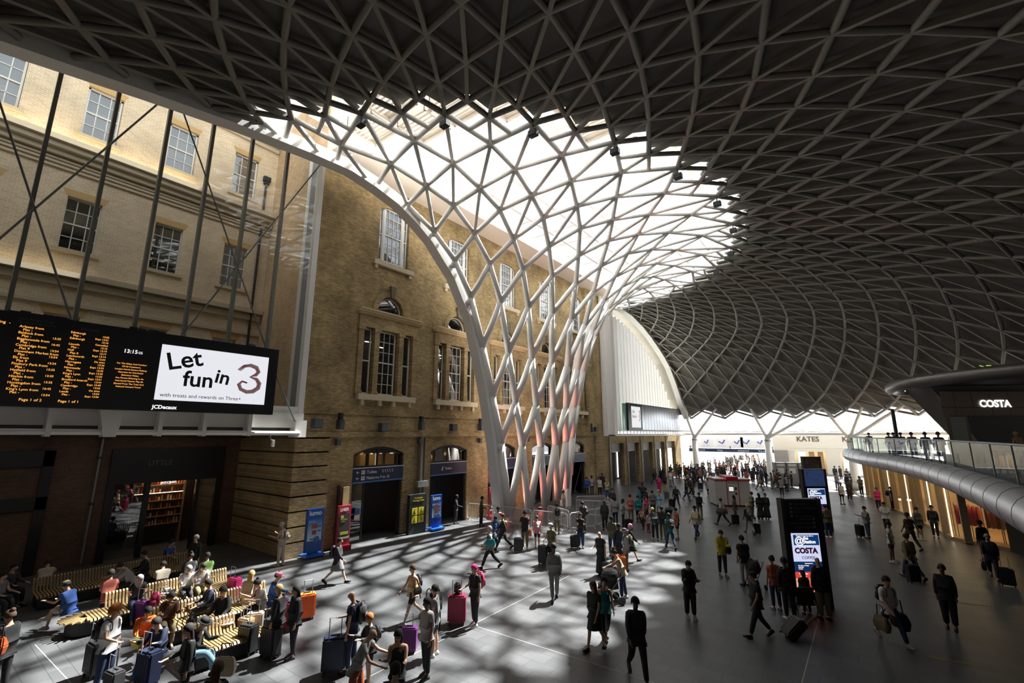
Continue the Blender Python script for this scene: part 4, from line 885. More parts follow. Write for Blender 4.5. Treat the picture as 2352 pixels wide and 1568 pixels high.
tm = thing('ticket_machine_block', 'white and red block of ticket machines in the middle of the hall', 'ticket machine', (-9.3, 42.2, 0), radians(30))
RED = mat('signal_red', (.5, .02, .03), .4); TWH = mat('machine_white', (.55, .55, .54), .4)
for i, x in enumerate((-1.35, -.45, .45)):
    MB().box(x-.02, -.9, .12, x+.86, .9, 2.0).build('cabinet', TWH, tm); MB().box(x-.04, -.95, 2.0, x+.9, .95, 2.1).build('red_edge', RED, tm)
MB().box(-1.4, -.95, 2.1, -.5, .95, 2.16).box(.45, -.95, 2.1, 1.36, .95, 2.16).build('white_top', TWH, tm); MB().box(-.48, -1.0, 2.1, .44, 1.0, 2.32).build('red_top', RED, tm, bevel=.03)
MB().box(-1.35, -.85, 0, 1.33, .85, .12).build('plinth', DARK, tm); MB().box(-.5, -.92, .12, -.44, -.9, 2.0).box(.4, -.92, .12, .46, -.9, 2.0).build('red_seams', RED, tm)
MB().box(-.35, -.95, 1.15, .05, -.9, 1.6).build('screen_hood', GREYM, tm); MB().box(-.32, -.96, 1.2, .02, -.95, 1.52).build('screen', emis('machine_screen', (.8, .82, .8), .9), tm); MB().box(.15, -.93, 1.3, .28, -.9, 1.5).box(.15, -.93, .9, .28, -.9, 1.1).build('card_slots', DARK, tm)
text('lettering', 'Ticket machine', .09, INK, (-.35, -.91, 1.8), (pi/2, 0, 0), tm)
tm = thing('ticket_machine_bank', 'dark grey bank of three ticket machines behind the crowd beside the third totem', 'ticket machine', (-8.6, 61.8, 0), radians(30))
for i in range(4):
    x = i*1.25; MB().box(x, -.4, 0, x+1.15, .4, 2.5).build('cabinet', mat('machine_grey', (.12, .12, .13), .5), tm); MB().box(x+.2, -.42, 1.3, x+.9, -.4, 1.9).build('screen', mat('pale_machine_face', (.4, .42, .42), .4), tm); MB().box(x+.15, -.42, 2.1, x+1.0, -.4, 2.35).build('header', mat('pale_machine_face', (.4, .42, .42), .4), tm)
# roller-banner signs against the brick wall
def stand(x, y, rz, w, h, col, lab, words, kind):
    t = thing('banner_stand', lab, 'sign', (x, y, 0), rz)
    c = mat('stand_%s' % kind, col, .4)
    MB().box(-.06, -w/2, .25, .06, w/2, h).build('panel', c, t, bevel=.015)
    if kind == 'blue':
        MB().box(-.35, -w/2-.05, .08, .35, w/2+.05, .16).build('base', mat('stand_bright_blue', (.01, .12, .6), .3), t); MB().box(-.05, -.25, .1, .05, .25, .3).build('foot', c, t)
        for sx in (-.25, .25): MB().tube([(sx, w/2-.05, .06), (sx, w/2+.02, .06)], .055, 8).build('wheel', GREYM, t)
        MB().box(.06, -w/2+.08, .75, .07, w/2-.08, h-.45).build('poster', poster_mat(), t)
        text('lettering', 'lumo', .3, WTXT, (.075, -w/2+.1, h-.3), XF, t, bold=.004); text('lettering', 'lumo', .16, mat('sky_text', (.3, .55, .75), .6), (.075, -w/2+.1, h-.62), XF, t)
        MB().box(.07, -.15, 1.3, .08, .12, 1.5).box(.07, -.12, 1.02, .08, .08, 1.22).build('poster_picture', mat('poster_red', (.25, .05, .04), .5), t)
        MB().box(.07, .15, 1.35, .08, .3, 1.4).box(.07, .15, 1.15, .08, .3, 1.2).box(.07, -.2, .8, .08, .1, .85).build('poster_text', mat('poster_navy', (.02, .06, .2), .5), t); MB().tube([(.065, .12, .8), (.085, .12, .8)], .14, 14).build('poster_disc', mat('poster_disc', (.03, .12, .35), .5), t)
    else:
        MB().box(-.25, -w/2, 0, .25, w/2, .25).build('base', c, t)
        MB().box(.06, -w/2+.08, .65, .07, w/2-.08, h-.4).build('poster', mat('poster_dark', (.05, .045, .05), .5), t); MB().box(.06, -w/2+.06, .55, .075, w/2-.06, .65).build('poster_edge', mat('poster_pale', (.5, .48, .45), .5), t)
        text('lettering', 'LNER', .2, WTXT, (.075, -.26, h-.27), XF, t, bold=.006)
        text('lettering', 'Passenger\nnotice', .1, mat('yellow_text', (.55, .5, .05), .5), (.08, -.22, h-.7), XF, t); MB().box(.07, -.2, .75, .08, .25, .88).build('yellow_block', mat('yellow_text', (.55, .5, .05), .5), t); MB().box(.07, -.2, h-.62, .08, -.05, h-.48).build('yellow_square', mat('yellow_text', (.55, .5, .05), .5), t)
    return t
def poster_mat():
    if 'poster_sky' in MATS: return MATS['poster_sky']
    m = mat('poster_sky', (.2, .4, .6), .4); n = m.node_tree; b = n.nodes['Principled BSDF']; tc = n.nodes.new('ShaderNodeTexCoord'); s = n.nodes.new('ShaderNodeSeparateXYZ'); r = n.nodes.new('ShaderNodeValToRGB')
    r.color_ramp.elements[0].color = (.5, .62, .7, 1); r.color_ramp.elements[1].color = (.01, .12, .4, 1)
    mr = n.nodes.new('ShaderNodeMapRange'); mr.inputs[1].default_value = .8; mr.inputs[2].default_value = 1.7
    n.links.new(tc.outputs['Object'], s.inputs[0]); n.links.new(s.outputs[2], mr.inputs[0]); n.links.new(mr.outputs[0], r.inputs[0]); n.links.new(r.outputs[0], b.inputs['Base Color']); return m
stand(-21.45, 12.75, radians(-4), .85, 2.2, (.01, .07, .3), 'bright blue rail-company banner stand against the rusticated brick pier', '', 'blue')
stand(-21.5, 14.35, radians(-2), .75, 2.15, (.35, .02, .04), 'red and dark rail-company notice stand left of the toilets doorway', '', 'red')
stand(-21.35, 20.6, radians(-4), .85, 2.05, (.01, .07, .3), 'second bright blue banner stand, beside the drainpipe and tickets doorway', '', 'blue')
stand(-21.0, 25.6, radians(-2), .75, 2.1, (.35, .02, .04), 'second red notice stand, beside the barriers and the funnel foot', '', 'red')
t = thing('assistance_sign', 'dark meeting point board with four yellow pictogram squares beside the toilets doorway', 'sign', (-21.6, 19.3, 0), radians(-3))
MB().box(-.15, -.62, 0, .1, .62, 2.2).build('board', mat('sign_slate', (.025, .03, .03), .4), t); YT = mat('yellow_square', (.75, .65, .03), .5)
text('lettering', 'Assistance\nMeeting Point', .15, YT, (.11, 0, 1.95), XF, t, align='CENTER')
for q, (yy, zz) in enumerate(((-.24, 1.25), (.24, 1.25), (-.24, .8), (.24, .8))):
    MB().box(.1, yy-.2, zz-.2, .112, yy+.2, zz+.2).build('pictogram_square', YT, t)
    mb = MB(); mb.ball((.12, yy, zz+.11), .008, .03, .03, 8, 6); mb.tube([(.12, yy, zz+.06), (.12, yy-.01, zz-.03), (.12, yy+.06, zz-.12)], .014, 5)
    if q % 2 == 0: mb.tube([(.12, yy-.02+.08*cos(a*.5), zz-.06+.08*sin(a*.5)) for a in range(5, 12)], .01, 5)
    else: mb.tube([(.12, yy-.02, zz+.02), (.12, yy+.1, zz-.05)], .01, 5)
    mb.build('pictogram', INK, t)
t = thing('door_notice', 'small blue and white notice on the left glass of the toilets doorway', 'notice', (XW-.1, 15.65, 0)); MB().box(0, -.15, 1.45, .02, .15, 1.75).build('blue_half', mat('notice_blue', (.02, .08, .3), .5), t); MB().box(0, -.16, 1.2, .02, .16, 1.42).build('white_half', mat('notice_white', (.55, .55, .52), .5), t)
t = thing('cardboard_column', 'pale brown tall box column behind the red notice stand', 'column', (-21.95, 14.6, 0)); MB().box(-.2, -.18, 0, .15, .18, 3.0).build('body', mat('brick_pale', (.4, .3, .15), .9), t); MB().box(-.2, -.32, 0, .1, -.18, 3.1).build('shadow_side', mat('shaded_brown', (.08, .05, .03), .8), t)  # darker box puts the column's shaded side into its colour
# crowd barriers
GALV = mat('galvanised', (.66, .66, .66), .45, .2)
def barrier(p, q, lab):
    p = Vector((p[0], p[1], 0)); q = Vector((q[0], q[1], 0)); L = (q-p).length; a = atan2(q.y-p.y, q.x-p.x)
    t = thing('crowd_barrier', lab, 'barrier', (p+q)/2, a, 'steel crowd barriers round the funnel foot'); h = L/2-.03
    MB().tube([(-h, 0, .25), (-h, 0, 1.0), (-h+.1, 0, 1.1), (h-.1, 0, 1.1), (h, 0, 1.0), (h, 0, .25), (h-.08, 0, .17), (-h+.08, 0, .17), (-h, 0, .25)], .027, 6).build('frame', GALV, t)
    mb = MB(); n = int(2*h/.125)
    for k in range(1, n): mb.tube([(-h+2*h*k/n, 0, .17), (-h+2*h*k/n, 0, 1.1)], .011, 4)
    mb.build('bars', GALV, t)
    for s in (-1, 1): MB().tube([(s*(h-.3), -.25, 0), (s*(h-.3), 0, .18), (s*(h-.3), .25, 0)], .016, 5).build('foot', GALV, t)
for p, q, lb in [((-22.0, 24.1), (-19.7, 24.45), 'nearest the brick wall'), ((-19.4, 24.5), (-16.9, 24.45), 'in front of the funnel foot'), ((-16.8, 24.4), (-14.5, 24.7), 'in the middle of the near side'), ((-14.4, 24.8), (-13.9, 27.1), 'turning the near corner'), ((-13.9, 27.2), (-14.0, 29.5), 'on the right side, beside the woman in black'), ((-17.8, 31.6), (-16.1, 33.2), 'at the back left of the funnel'), ((-15.9, 33.0), (-14.6, 31.2), 'at the back right'), ((-16.9, 30.0), (-14.6, 30.6), 'inside, crossing behind the near barriers'), ((-17.1, 26.6), (-14.9, 25.6), 'inside, lying across the near corner')]:
    barrier(p, q, 'grey steel crowd barrier ' + lb)
# red uplights inside the funnel
for i, (x, y) in enumerate([(-20.7, 26.8), (-20.4, 28.9), (-20.6, 31.0)]):
    t = thing('red_uplight', 'small floor floodlight glowing pink inside the funnel foot, ' + ['nearest the camera', 'middle one', 'furthest one'][i], 'lamp', (x, y, 0)); MB().box(-.12, -.12, 0, .12, .12, .14).build('housing', DARK, t); MB().box(-.1, -.1, .14, .1, .1, .15).build('lens', emis('red_lens', (1, .15, .12), 3), t)
    sp = bpy.data.lights.new('red_spot', 'SPOT'); sp.energy = 700; sp.color = (1, .24, .19); sp.spot_size = radians(92); sp.spot_blend = .8; sp.shadow_soft_size = .12
    pl = bpy.data.lights.new('red_glow', 'POINT'); pl.energy = 7; pl.color = (1, .2, .15); pl.shadow_soft_size = .15
    po_ = bpy.data.objects.new('red_glow', pl); C.objects.link(po_); po_.location = (x, y, .45)
    so = bpy.data.objects.new('red_spot', sp); C.objects.link(so); so.location = (x, y, .3); so.rotation_euler = Vector((.42, 0, 1)).to_track_quat('-Z', 'Y').to_euler()
# floor arrows
ARW = mat('floor_yellow', (.2, .18, .03), .6)
for i, (x, y) in enumerate([(2.35, 23.1), (1.05, 17.2)]):
    t = thing('floor_arrow', 'faint yellow arrow sticker on the dark floor, ' + ['farther one', 'nearer one'][i], 'sticker', (x, y, 0), radians(10)); MB().prism([(-.45, 0), (-.05, -.1), (-.05, -.03), (.45, -.05), (.45, .05), (-.05, .03), (-.05, .1)], 0.0, .004).build('print', ARW, t)
# ================================================================ SLATTED BENCHES
OAK = mat('bench_slat', (.3, .2, .085), .45, noise=.15, nscale=6); BBK = mat('bench_black', (.012, .012, .012), .5)
def bench(x, y0, y1, lab, back=True, side=1, loop=False, bx0=None, bx1=None):
    t = thing('slatted_bench', lab, 'bench', (x, y0, 0), 0, 'slatted waiting benches'); s = side; L = y1-y0
    base = MB(); base.prism([(s*.1, .1), (s*.9, .1), (s*.9, L-.1), (s*.1, L-.1)][::s], .03, .38).build('base', BBK, t)
    mb = MB(); n = int(L/.085); slat = .05
    for k in range(n):
        y = .04+k*.085; mb.box(min(s*.08, s*.98), y, .4, max(s*.08, s*.98), y+slat, .45)
        mb.loft([[(s*.98, y, .45), (s*.98, y+slat, .45), (s*.9, y+slat, .4), (s*.9, y, .4)], [(s*1.04, y, .4), (s*1.04, y+slat, .4), (s*.98, y+slat, .34), (s*.98, y, .34)]])
    if loop:
        for k in range(11):
            a = pi+pi*k/10*.98; c = (s*.5, .04); p0 = Vector((c[0]+.2*cos(a), c[1]+.16*sin(a), .43)); p1 = Vector((c[0]+.52*cos(a)*1.0, c[1]+.62*sin(a), .42)); mb.bar(p0, p1, .05, .05)
        MB().prism([(s*.5+.45*cos(pi+pi*k/10), .1+.5*sin(pi+pi*k/10)) for k in range(11)], .03, .38).build('end_base', BBK, t)
    mb.build('seat_slats', OAK, t)
    if back:
        mb = MB(); b0 = bx0 if bx0 is not None else 0; b1 = bx1 if bx1 is not None else L
        for k in range(int((b1-b0)/.085)):
            y = b0+.04+k*.085
            pts = [(s*.16, .42), (s*.06, .6), (s*.0, .8), (-s*.05, .84)]
            mb.loft([[(px_, y, pz), (px_, y+slat, pz), (px_-s*.05, y+slat, pz), (px_-s*.05, y, pz)] for px_, pz in pts])
        mb.build('back_slats', OAK, t)
    return t
bench(-19.45, 4.2, 8.2, 'long oak slatted bench with rounded end, nearest row to the dark wall', loop=True, bx0=.5)
bench(-16.75, 5.1, 8.4, 'oak slatted bench in the middle row between seated travellers', bx0=0)
bench(-14.55, 5.2, 7.0, 'oak slatted bench in the near row behind the suitcases', bx0=0, bx1=1.3)
bench(-23.3, 3.6, 8.6, 'shadowed slatted bench against the dark shopfronts')
# ================================================================ PEOPLE
PROT = {}
def skin_mesh(name, verts, edges, radii, root, sub=1):
    me = bpy.data.meshes.new(name); me.from_pydata([tuple(v) for v in verts], edges, [])
    o = bpy.data.objects.new(name, me); C.objects.link(o)
    m = o.modifiers.new('s', 'SKIN'); m.use_smooth_shade = True
    sv = me.skin_vertices[0].data
    for i, r in enumerate(radii): sv[i].radius = r if isinstance(r, tuple) else (r, r); sv[i].use_root = (i == root)
    ss_ = o.modifiers.new('u', 'SUBSURF'); ss_.levels = sub; ss_.render_levels = sub
    dg = bpy.context.evaluated_depsgraph_get(); ev = o.evaluated_get(dg)
    out = bpy.data.meshes.new_from_object(ev, depsgraph=dg); out.name = name
    for p in out.polygons: p.use_smooth = True
    bpy.data.objects.remove(o); bpy.data.meshes.remove(me); out.materials.clear(); out.materials.append(None)
    return out
def R3(v, ax, a): return Matrix.Rotation(a, 3, ax) @ Vector(v)
# pose: legs (thigh pitch, knee bend), arms (shoulder pitch, elbow bend, spread), lean, head pitch, seated height
POSES = {
 'stand': dict(L=(2, 2), R=(-3, 2), aL=(3, 8, 7), aR=(-2, 8, 7), head=0),
 'wait':  dict(L=(6, 8), R=(-5, 0), aL=(10, 70, 5), aR=(0, 6, 7), head=-8),
 'walk':  dict(L=(26, 6), R=(-20, 28), aL=(-22, 12, 7), aR=(24, 22, 7), head=-4),
 'step':  dict(L=(-14, 22), R=(16, 3), aL=(14, 20, 6), aR=(-14, 12, 6), head=-3),
 'phone': dict(L=(3, 2), R=(-4, 4), aL=(24, 88, 3), aR=(26, 92, 3), head=-22),
 'pull':  dict(L=(22, 4), R=(-16, 24), aL=(14, 18, 6), aR=(-30, 6, 14), head=-4),
 'hold':  dict(L=(4, 4), R=(-3, 2), aL=(2, 6, 12), aR=(18, 60, 6), head=-10),
 'reach': dict(L=(10, 10), R=(-8, 2), aL=(48, 26, 8), aR=(30, 40, 6), head=-18, lean=20),
 'fold':  dict(L=(3, 3), R=(-3, 2), aL=(34, 78, -8), aR=(34, 78, -8), head=-6),
 'sit':   dict(L=(84, 80), R=(80, 74), aL=(26, 52, 5), aR=(24, 56, 5), head=-14, seat=.5, lean=4),
 'sitph': dict(L=(82, 84), R=(84, 70), aL=(32, 86, 2), aR=(34, 88, 2), head=-28, seat=.5, lean=8),
 'cross': dict(L=(88, 82), R=(96, 52), aL=(36, 70, 3), aR=(30, 60, 4), head=-20, seat=.5, lean=12),
 'sitfw': dict(L=(80, 82), R=(84, 76), aL=(46, 40, 6), aR=(50, 44, 6), head=-20, seat=.5, lean=30),
}
def skeleton(pose):
    p = POSES[pose]; J = {}
    hz = p.get('seat', 0)+.06 if 'seat' in p else None
    lean = radians(p.get('lean', 0))
    def leg(a, k, sx):
        a = radians(a); k = radians(k); h = Vector((sx*.095, 0, 0)); kn = h+Vector((0, sin(a), -cos(a)))*.43; an = kn+Vector((0, sin(a-k), -cos(a-k)))*.42
        fa = a-k if abs(a-k) < .6 or True else 0
        pitch = max(-.9, min(.25, (a-k)*.8)) if 'seat' not in p else 0
        toe = an+Vector((0, cos(pitch)*.17, sin(pitch)*.17-.035)); heel = an+Vector((0, -.05, -.045))
        return h, kn, an, toe, heel
    LL = leg(p['L'][0], p['L'][1], -1); RL = leg(p['R'][0], p['R'][1], 1)
    low = min(LL[2].z, RL[2].z)-.085
    base = Vector((0, 0, hz if hz else -low))
    for n_, l in (('L', LL), ('R', RL)):
        for m_, q in zip(('hip', 'knee', 'ankle', 'toe', 'heel'), l): J[n_+m_] = q+base
    def T(v): return R3(v, 'X', -lean)+base
    J['pelvis'] = base+Vector((0, 0, .03)); J['waist'] = T((0, 0, .17)); J['chest'] = T((0, .01, .36)); J['neckb'] = T((0, 0, .52)); J['neck'] = T((0, .015, .58))
    hp = radians(p['head'])-lean*.6; J['jaw'] = J['neck']+R3((0, .032, .05), 'X', hp); J['head'] = J['neck']+R3((0, .015, .13), 'X', hp); J['crown'] = J['neck']+R3((0, -.005, .212), 'X', hp); J['hp'] = hp
    J['nose'] = J['neck']+R3((0, .112, .112), 'X', hp)
    for n_, sx in (('L', -1), ('R', 1)):
        sh = T((sx*.175, 0, .475)); a, e, s = [radians(x) for x in p['a'+n_]]
        d = R3((0, sin(a), -cos(a)), 'Y', -sx*s); el = sh+d*.285
        d2 = R3((0, sin(a+e), -cos(a+e)), 'Y', -sx*s*.2+(sx*.5 if e > 1.1 and s < .2 else 0)); wr = el+d2*.25
        J[n_+'sh'] = sh; J[n_+'el'] = el; J[n_+'wr'] = wr; J[n_+'d'] = d2
    return J
def body_mesh(pose):
    J = skeleton(pose); V = []; E = []; R = []
    def add(p, r, par=None):
        V.append(p); R.append(r); i = len(V)-1
        if par is not None: E.append((par, i))
        return i
    pv = add(J['pelvis'], (.125, .09)); ws = add(J['waist'], (.115, .08), pv); ch = add(J['chest'], (.14, .1), ws); nb = add(J['neckb'], (.07, .06), ch); nk = add(J['neck'], .05, nb)
    jw = add(J['jaw'], (.066, .066), nk); hd = add(J['head'], (.085, .096), jw); add(J['crown'], (.055, .065), hd); add(J['nose'], .014, hd) 
    for s in 'LR':
        sx = -1 if s == 'L' else 1
        hp = add(J[s+'hip'], .085, pv); mid = add((J[s+'hip']+J[s+'knee'])/2, .075, hp); kn = add(J[s+'knee'], .055, mid); cf = add(J[s+'knee']*.65+J[s+'ankle']*.35+Vector((0, -.015, 0)), .052, kn); an = add(J[s+'ankle'], .035, cf)
        ft = add(J[s+'ankle']*.5+J[s+'toe']*.5, (.036, .026), an); add(J[s+'toe'], (.034, .018), ft)
        sh = add(J[s+'sh'], .05, ch); ub = add((J[s+'sh']+J[s+'el'])/2, .042, sh); el = add(J[s+'el'], .035, ub); fa = add(J[s+'el']*.6+J[s+'wr']*.4, .034, el); wr = add(J[s+'wr'], .022, fa)
        d = J[s+'d']; side = Vector((0, 1, 0)) if abs(d.y) < .8 else Vector((1, 0, 0)); side = (side-d*side.dot(d)).normalized(); nrm = d.cross(side)
        pm = add(J[s+'wr']+d*.045, (.03, .02), wr); pe = add(J[s+'wr']+d*.08, (.032, .016), pm)
        for q, ln in enumerate((.062, .072, .068, .052)):
            off = side*(.027-.018*q); b0 = J[s+'wr']+d*.092+off; f1 = add(b0, .0085, pe); f2 = add(b0+d*ln*.5-nrm*.006*sx, .008, f1); add(b0+d*ln*.85-nrm*.026*sx, .0065, f2)
        th = add(J[s+'wr']+d*.04+side*.036, .01, pm); add(J[s+'wr']+d*.075+side*.05, .008, th)
    me = skin_mesh('body', V, E, R, pv, 1)
    b = bmesh.new(); b.from_mesh(me)                # nose, ears and brow pulled out of the head surface
    hc = J['head']
    for v in b.verts:
        l = R3(v.co-hc, 'X', -J['hp'])
        if l.y > .07 and abs(l.x) < .022 and -.05 < l.z < .02: v.co += R3((0, .02, -.004), 'X', J['hp'])
        if abs(l.x) > .068 and abs(l.y) < .03 and -.03 < l.z < .03: v.co.x += .012*(1 if v.co.x > 0 else -1)
    b.to_mesh(me); b.free(); return me
def top_mesh(pose, kind):
    J = skeleton(pose); V = []; E = []; R = []
    def add(p, r, par=None):
        V.append(p); R.append(r); i = len(V)-1
        if par is not None: E.append((par, i))
        return i
    k = 1.22 if kind == 'jacket' else 1.08
    up = (J['waist']-J['pelvis']).normalized()
    hem = add(J['pelvis']-up*(.06 if 'seat' in POSES[pose] else .11), (.165*k, .12*k)); pv = add(J['pelvis'], (.16*k, .118*k), hem); ws = add(J['waist'], (.145*k, .108*k), pv); ch = add(J['chest'], (.172*k, .128*k), ws); nb = add(J['neckb']-up*.02, (.1*k, .085), ch); 
    if kind != 'vest':
        for s in 'LR':
            sh = add(J[s+'sh'], .07*k, ch)
            if kind == 'tee': add(J[s+'sh']*.42+J[s+'el']*.58, .062, sh)
            else: el = add(J[s+'el'], .052*k, sh); add(J[s+'wr']-J[s+'d']*.02, .038*k, el)
    return skin_mesh('top', V, E, R, pv, 1)
def legs_mesh(pose, kind):
    J = skeleton(pose); V = []; E = []; R = []
    def add(p, r, par=None):
        V.append(p); R.append(r); i = len(V)-1
        if par is not None: E.append((par, i))
        return i
    up = (J['waist']-J['pelvis']).normalized()
    w_ = add(J['pelvis']+up*.07, (.145, .105)); pv = add(J['pelvis']-up*.03, (.155, .115), w_)
    for s in 'LR':
        w2 = 1.25 if kind == 'wide' else 1
        hp = add(J[s+'hip']+(J[s+'knee']-J[s+'hip'])*.18, .1, pv); mid = add((J[s+'hip']+J[s+'knee'])/2, .1*w2, hp)
        if kind == 'shorts': add(J[s+'hip']*.14+J[s+'knee']*.86, .085, mid); continue
        kn = add(J[s+'knee'], .078*w2, mid); sn = add((J[s+'knee']+J[s+'ankle'])/2, .07*w2, kn); add(J[s+'ankle']+(J[s+'knee']-J[s+'ankle'])*.06, .058*w2, sn)
    return skin_mesh('trousers', V, E, R, pv, 1)
def skirt_mesh(pose, kind):
    J = skeleton(pose); mb = MB(); z0 = J['pelvis'].z+.1; ln = .5 if kind == 'skirt' else (.95 if kind == 'longskirt' else .46)
    ya = (J['Lknee'].y+J['Rknee'].y)/2; sp = abs(J['Lknee'].y-J['Rknee'].y)/2; rings = []
    for i in range(7):
        t = i/6; z = z0-ln*t; a = .15+.06*t+(.05 if kind == 'longskirt' else 0)*t; b = .115+.05*t+sp*t*.7
        rings.append([(a*cos(2*pi*q/16)*(1+.03*cos(8*pi*q/16)*t), ya*t*.6+b*sin(2*pi*q/16), z) for q in range(16)])
    mb.loft(rings); o = mb.build('skirt', [None], None, True); me = o.data; bpy.data.objects.remove(o); return me
def shoe_mesh(pose, s):
    J = skeleton(pose); mb = MB(); a = J[s+'ankle']; t = J[s+'toe']; d = (t-a); d.z = d.z+.035; d = d.normalized(); n_ = Vector((1, 0, 0)); u = n_.cross(d).normalized(); u = u if u.z > 0 else -u
    base = a-d*.06-u*.085; rings = []
    for f, w_, h in ((0, .028, .07), (.04, .038, .1), (.1, .04, .1), (.17, .043, .065), (.23, .042, .05), (.27, .026, .035)):
        c = base+d*f; rings.append([c+n_*(w_*x)+u*(h*z) for x, z in ((-1, 0), (1, 0), (1, .55), (.6, 1), (-.6, 1), (-1, .55))])
    mb.loft(rings); o = mb.build('shoe', [None], None, True); me = o.data; bpy.data.objects.remove(o); return me
def hair_mesh(pose, kind):
    J = skeleton(pose); mb = MB(); hc = J['head']; hp = J['hp']
    def P(x, y, z): return hc+R3((x, y, z), 'X', hp)
    if kind in ('cap', 'hat'):
        rings = [[P(.1*cos(2*pi*q/14)*f, .115*sin(2*pi*q/14)*f, z) for q in range(14)] for f, z in ((1, .03), (1.0, .07), (.8, .115), (.3, .135))]; mb.loft(rings)
        if kind == 'cap': mb.loft([[P(-.07, .09, .035), P(.07, .09, .035), P(.07, .09, .05), P(-.07, .09, .05)], [P(-.055, .19, .015), P(.055, .19, .015), P(.055, .19, .025), P(-.055, .19, .025)]])
        else: mb.loft([[P(.16*cos(2*pi*q/14), .18*sin(2*pi*q/14), z) for q in range(14)] for z in (.03, .045)])
    else:
        nu, nv = 14, 8; grow = 1.28 if kind == 'afro' else 1.0
        rings = []
        for j in range(nv+1):
            th = pi*.62*j/nv; ring = []
            for q in range(nu):
                a = 2*pi*q/nu; front = max(0, sin(a)); t2 = th*(1-.42*front)
                ring.append(P(.1*grow*sin(t2)*cos(a)*(1+.03*sin(5*a+j)), -.012+.115*grow*sin(t2)*sin(a)*(1+.03*sin(4*a+2*j)), .012+.13*grow*cos(t2)))
            rings.append(ring)
        mb.loft(rings)
        if kind in ('long', 'pony', 'hijab'):
            w_ = .1 if kind == 'hijab' else (.085 if kind == 'long' else .04); back = []
            Ln = .36 if kind != 'pony' else .28
            for i in range(6):
                t = i/5; c = P(0, -.06-.03*t-(.05 if kind == 'pony' else 0), .05-.03*t)+Vector((0, -.02*t, -Ln*t)); ww = w_*(1+.15*sin(pi*t))*(1-.35*t*t)
                back.append([c+Vector((ww*cos(2*pi*q/10), .045*sin(2*pi*q/10), 0)) for q in range(10)])
            mb.loft(back)
        if kind == 'bun': mb.ball(P(0, -.08, .12), .05, nu=10, nv=6)
    o = mb.build('hair', [None], None, True); me = o.data; bpy.data.objects.remove(o); return me
def face_mesh(pose):
    J = skeleton(pose); mb = MB(); hc = J['head']; hp = J['hp']
    for sx in (-1, 1): c = hc+R3((sx*.034, .083, .008), 'X', hp); mb.ball(c, .011, .008, .007, 8, 6); c = hc+R3((sx*.036, .082, .03), 'X', hp); mb.cbox(c, .03, .01, .005)
    c = hc+R3((0, .083, -.05), 'X', hp); mb.cbox(c, .035, .012, .007)
    o = mb.build('eyes_and_mouth', [None], None, True); me = o.data; bpy.data.objects.remove(o); return me
def proto(kind, *k):
    key = (kind,)+k
    if key not in PROT:
        PROT[key] = {'body': body_mesh, 'top': top_mesh, 'legs': legs_mesh, 'skirt': skirt_mesh, 'shoe': shoe_mesh, 'hair': hair_mesh, 'face': face_mesh}[kind](*k)
    return PROT[key]
SKINS = [(.55, .33, .22), (.42, .24, .15), (.2, .1, .06), (.09, .045, .03), (.6, .4, .29)]
def child(par, name, me, m):
    o = bpy.data.objects.new(name, me); C.objects.link(o); o.parent = par
    o.material_slots[0].link = 'OBJECT'; o.material_slots[0].material = m; return o
COL = dict(black=(.018, .018, .02), char=(.036, .036, .039), navy=(.018, .025, .06), blue=(.03, .09, .32), lblue=(.3, .5, .66), teal=(.03, .28, .3), white=(.72, .71, .7), cream=(.6, .5, .36), beige=(.45, .38, .3), khaki=(.2, .16, .08), olive=(.13, .13, .07),
  grey=(.17, .17, .17), lgrey=(.38, .38, .38), red=(.45, .03, .04), crim=(.32, .015, .06), pink=(.75, .28, .38), magenta=(.7, .03, .2), salmon=(.6, .16, .12), orange=(.7, .16, .02), rust=(.42, .09, .03), yellow=(.55, .5, .06), green=(.25, .45, .12), jeans=(.03, .05, .12), purple=(.16, .03, .2), brown=(.09, .05, .03), blond=(.5, .34, .14), ginger=(.4, .12, .02), ghair=(.4, .38, .35), dhair=(.015, .011, .009), tan=(.42, .26, .13), stripe=None)
def stripes():
    if 'striped' in MATS: return MATS['striped']
    m = mat('striped', (.6, .45, .2), .8); n = m.node_tree; b = n.nodes['Principled BSDF']; tc = n.nodes.new('ShaderNodeTexCoord'); s = n.nodes.new('ShaderNodeSeparateXYZ'); w_ = n.nodes.new('ShaderNodeMath'); w_.operation = 'SINE'; k = n.nodes.new('ShaderNodeMath'); k.operation = 'MULTIPLY'; k.inputs[1].default_value = 105
    r = n.nodes.new('ShaderNodeValToRGB'); r.color_ramp.interpolation = 'CONSTANT'; r.color_ramp.elements[0].color = (.55, .3, .06, 1); r.color_ramp.elements[1].color = (.75, .66, .5, 1); r.color_ramp.elements[1].position = .5
    n.links.new(tc.outputs['Object'], s.inputs[0]); n.links.new(s.outputs[2], k.inputs[0]); n.links.new(k.outputs[0], w_.inputs[0]); n.links.new(w_.outputs[0], r.inputs[0]); n.links.new(r.outputs[0], b.inputs['Base Color']); return m
def cm(c): 
    if c == 'stripe': return stripes()
    return cmat(COL[c] if isinstance(c, str) else c)
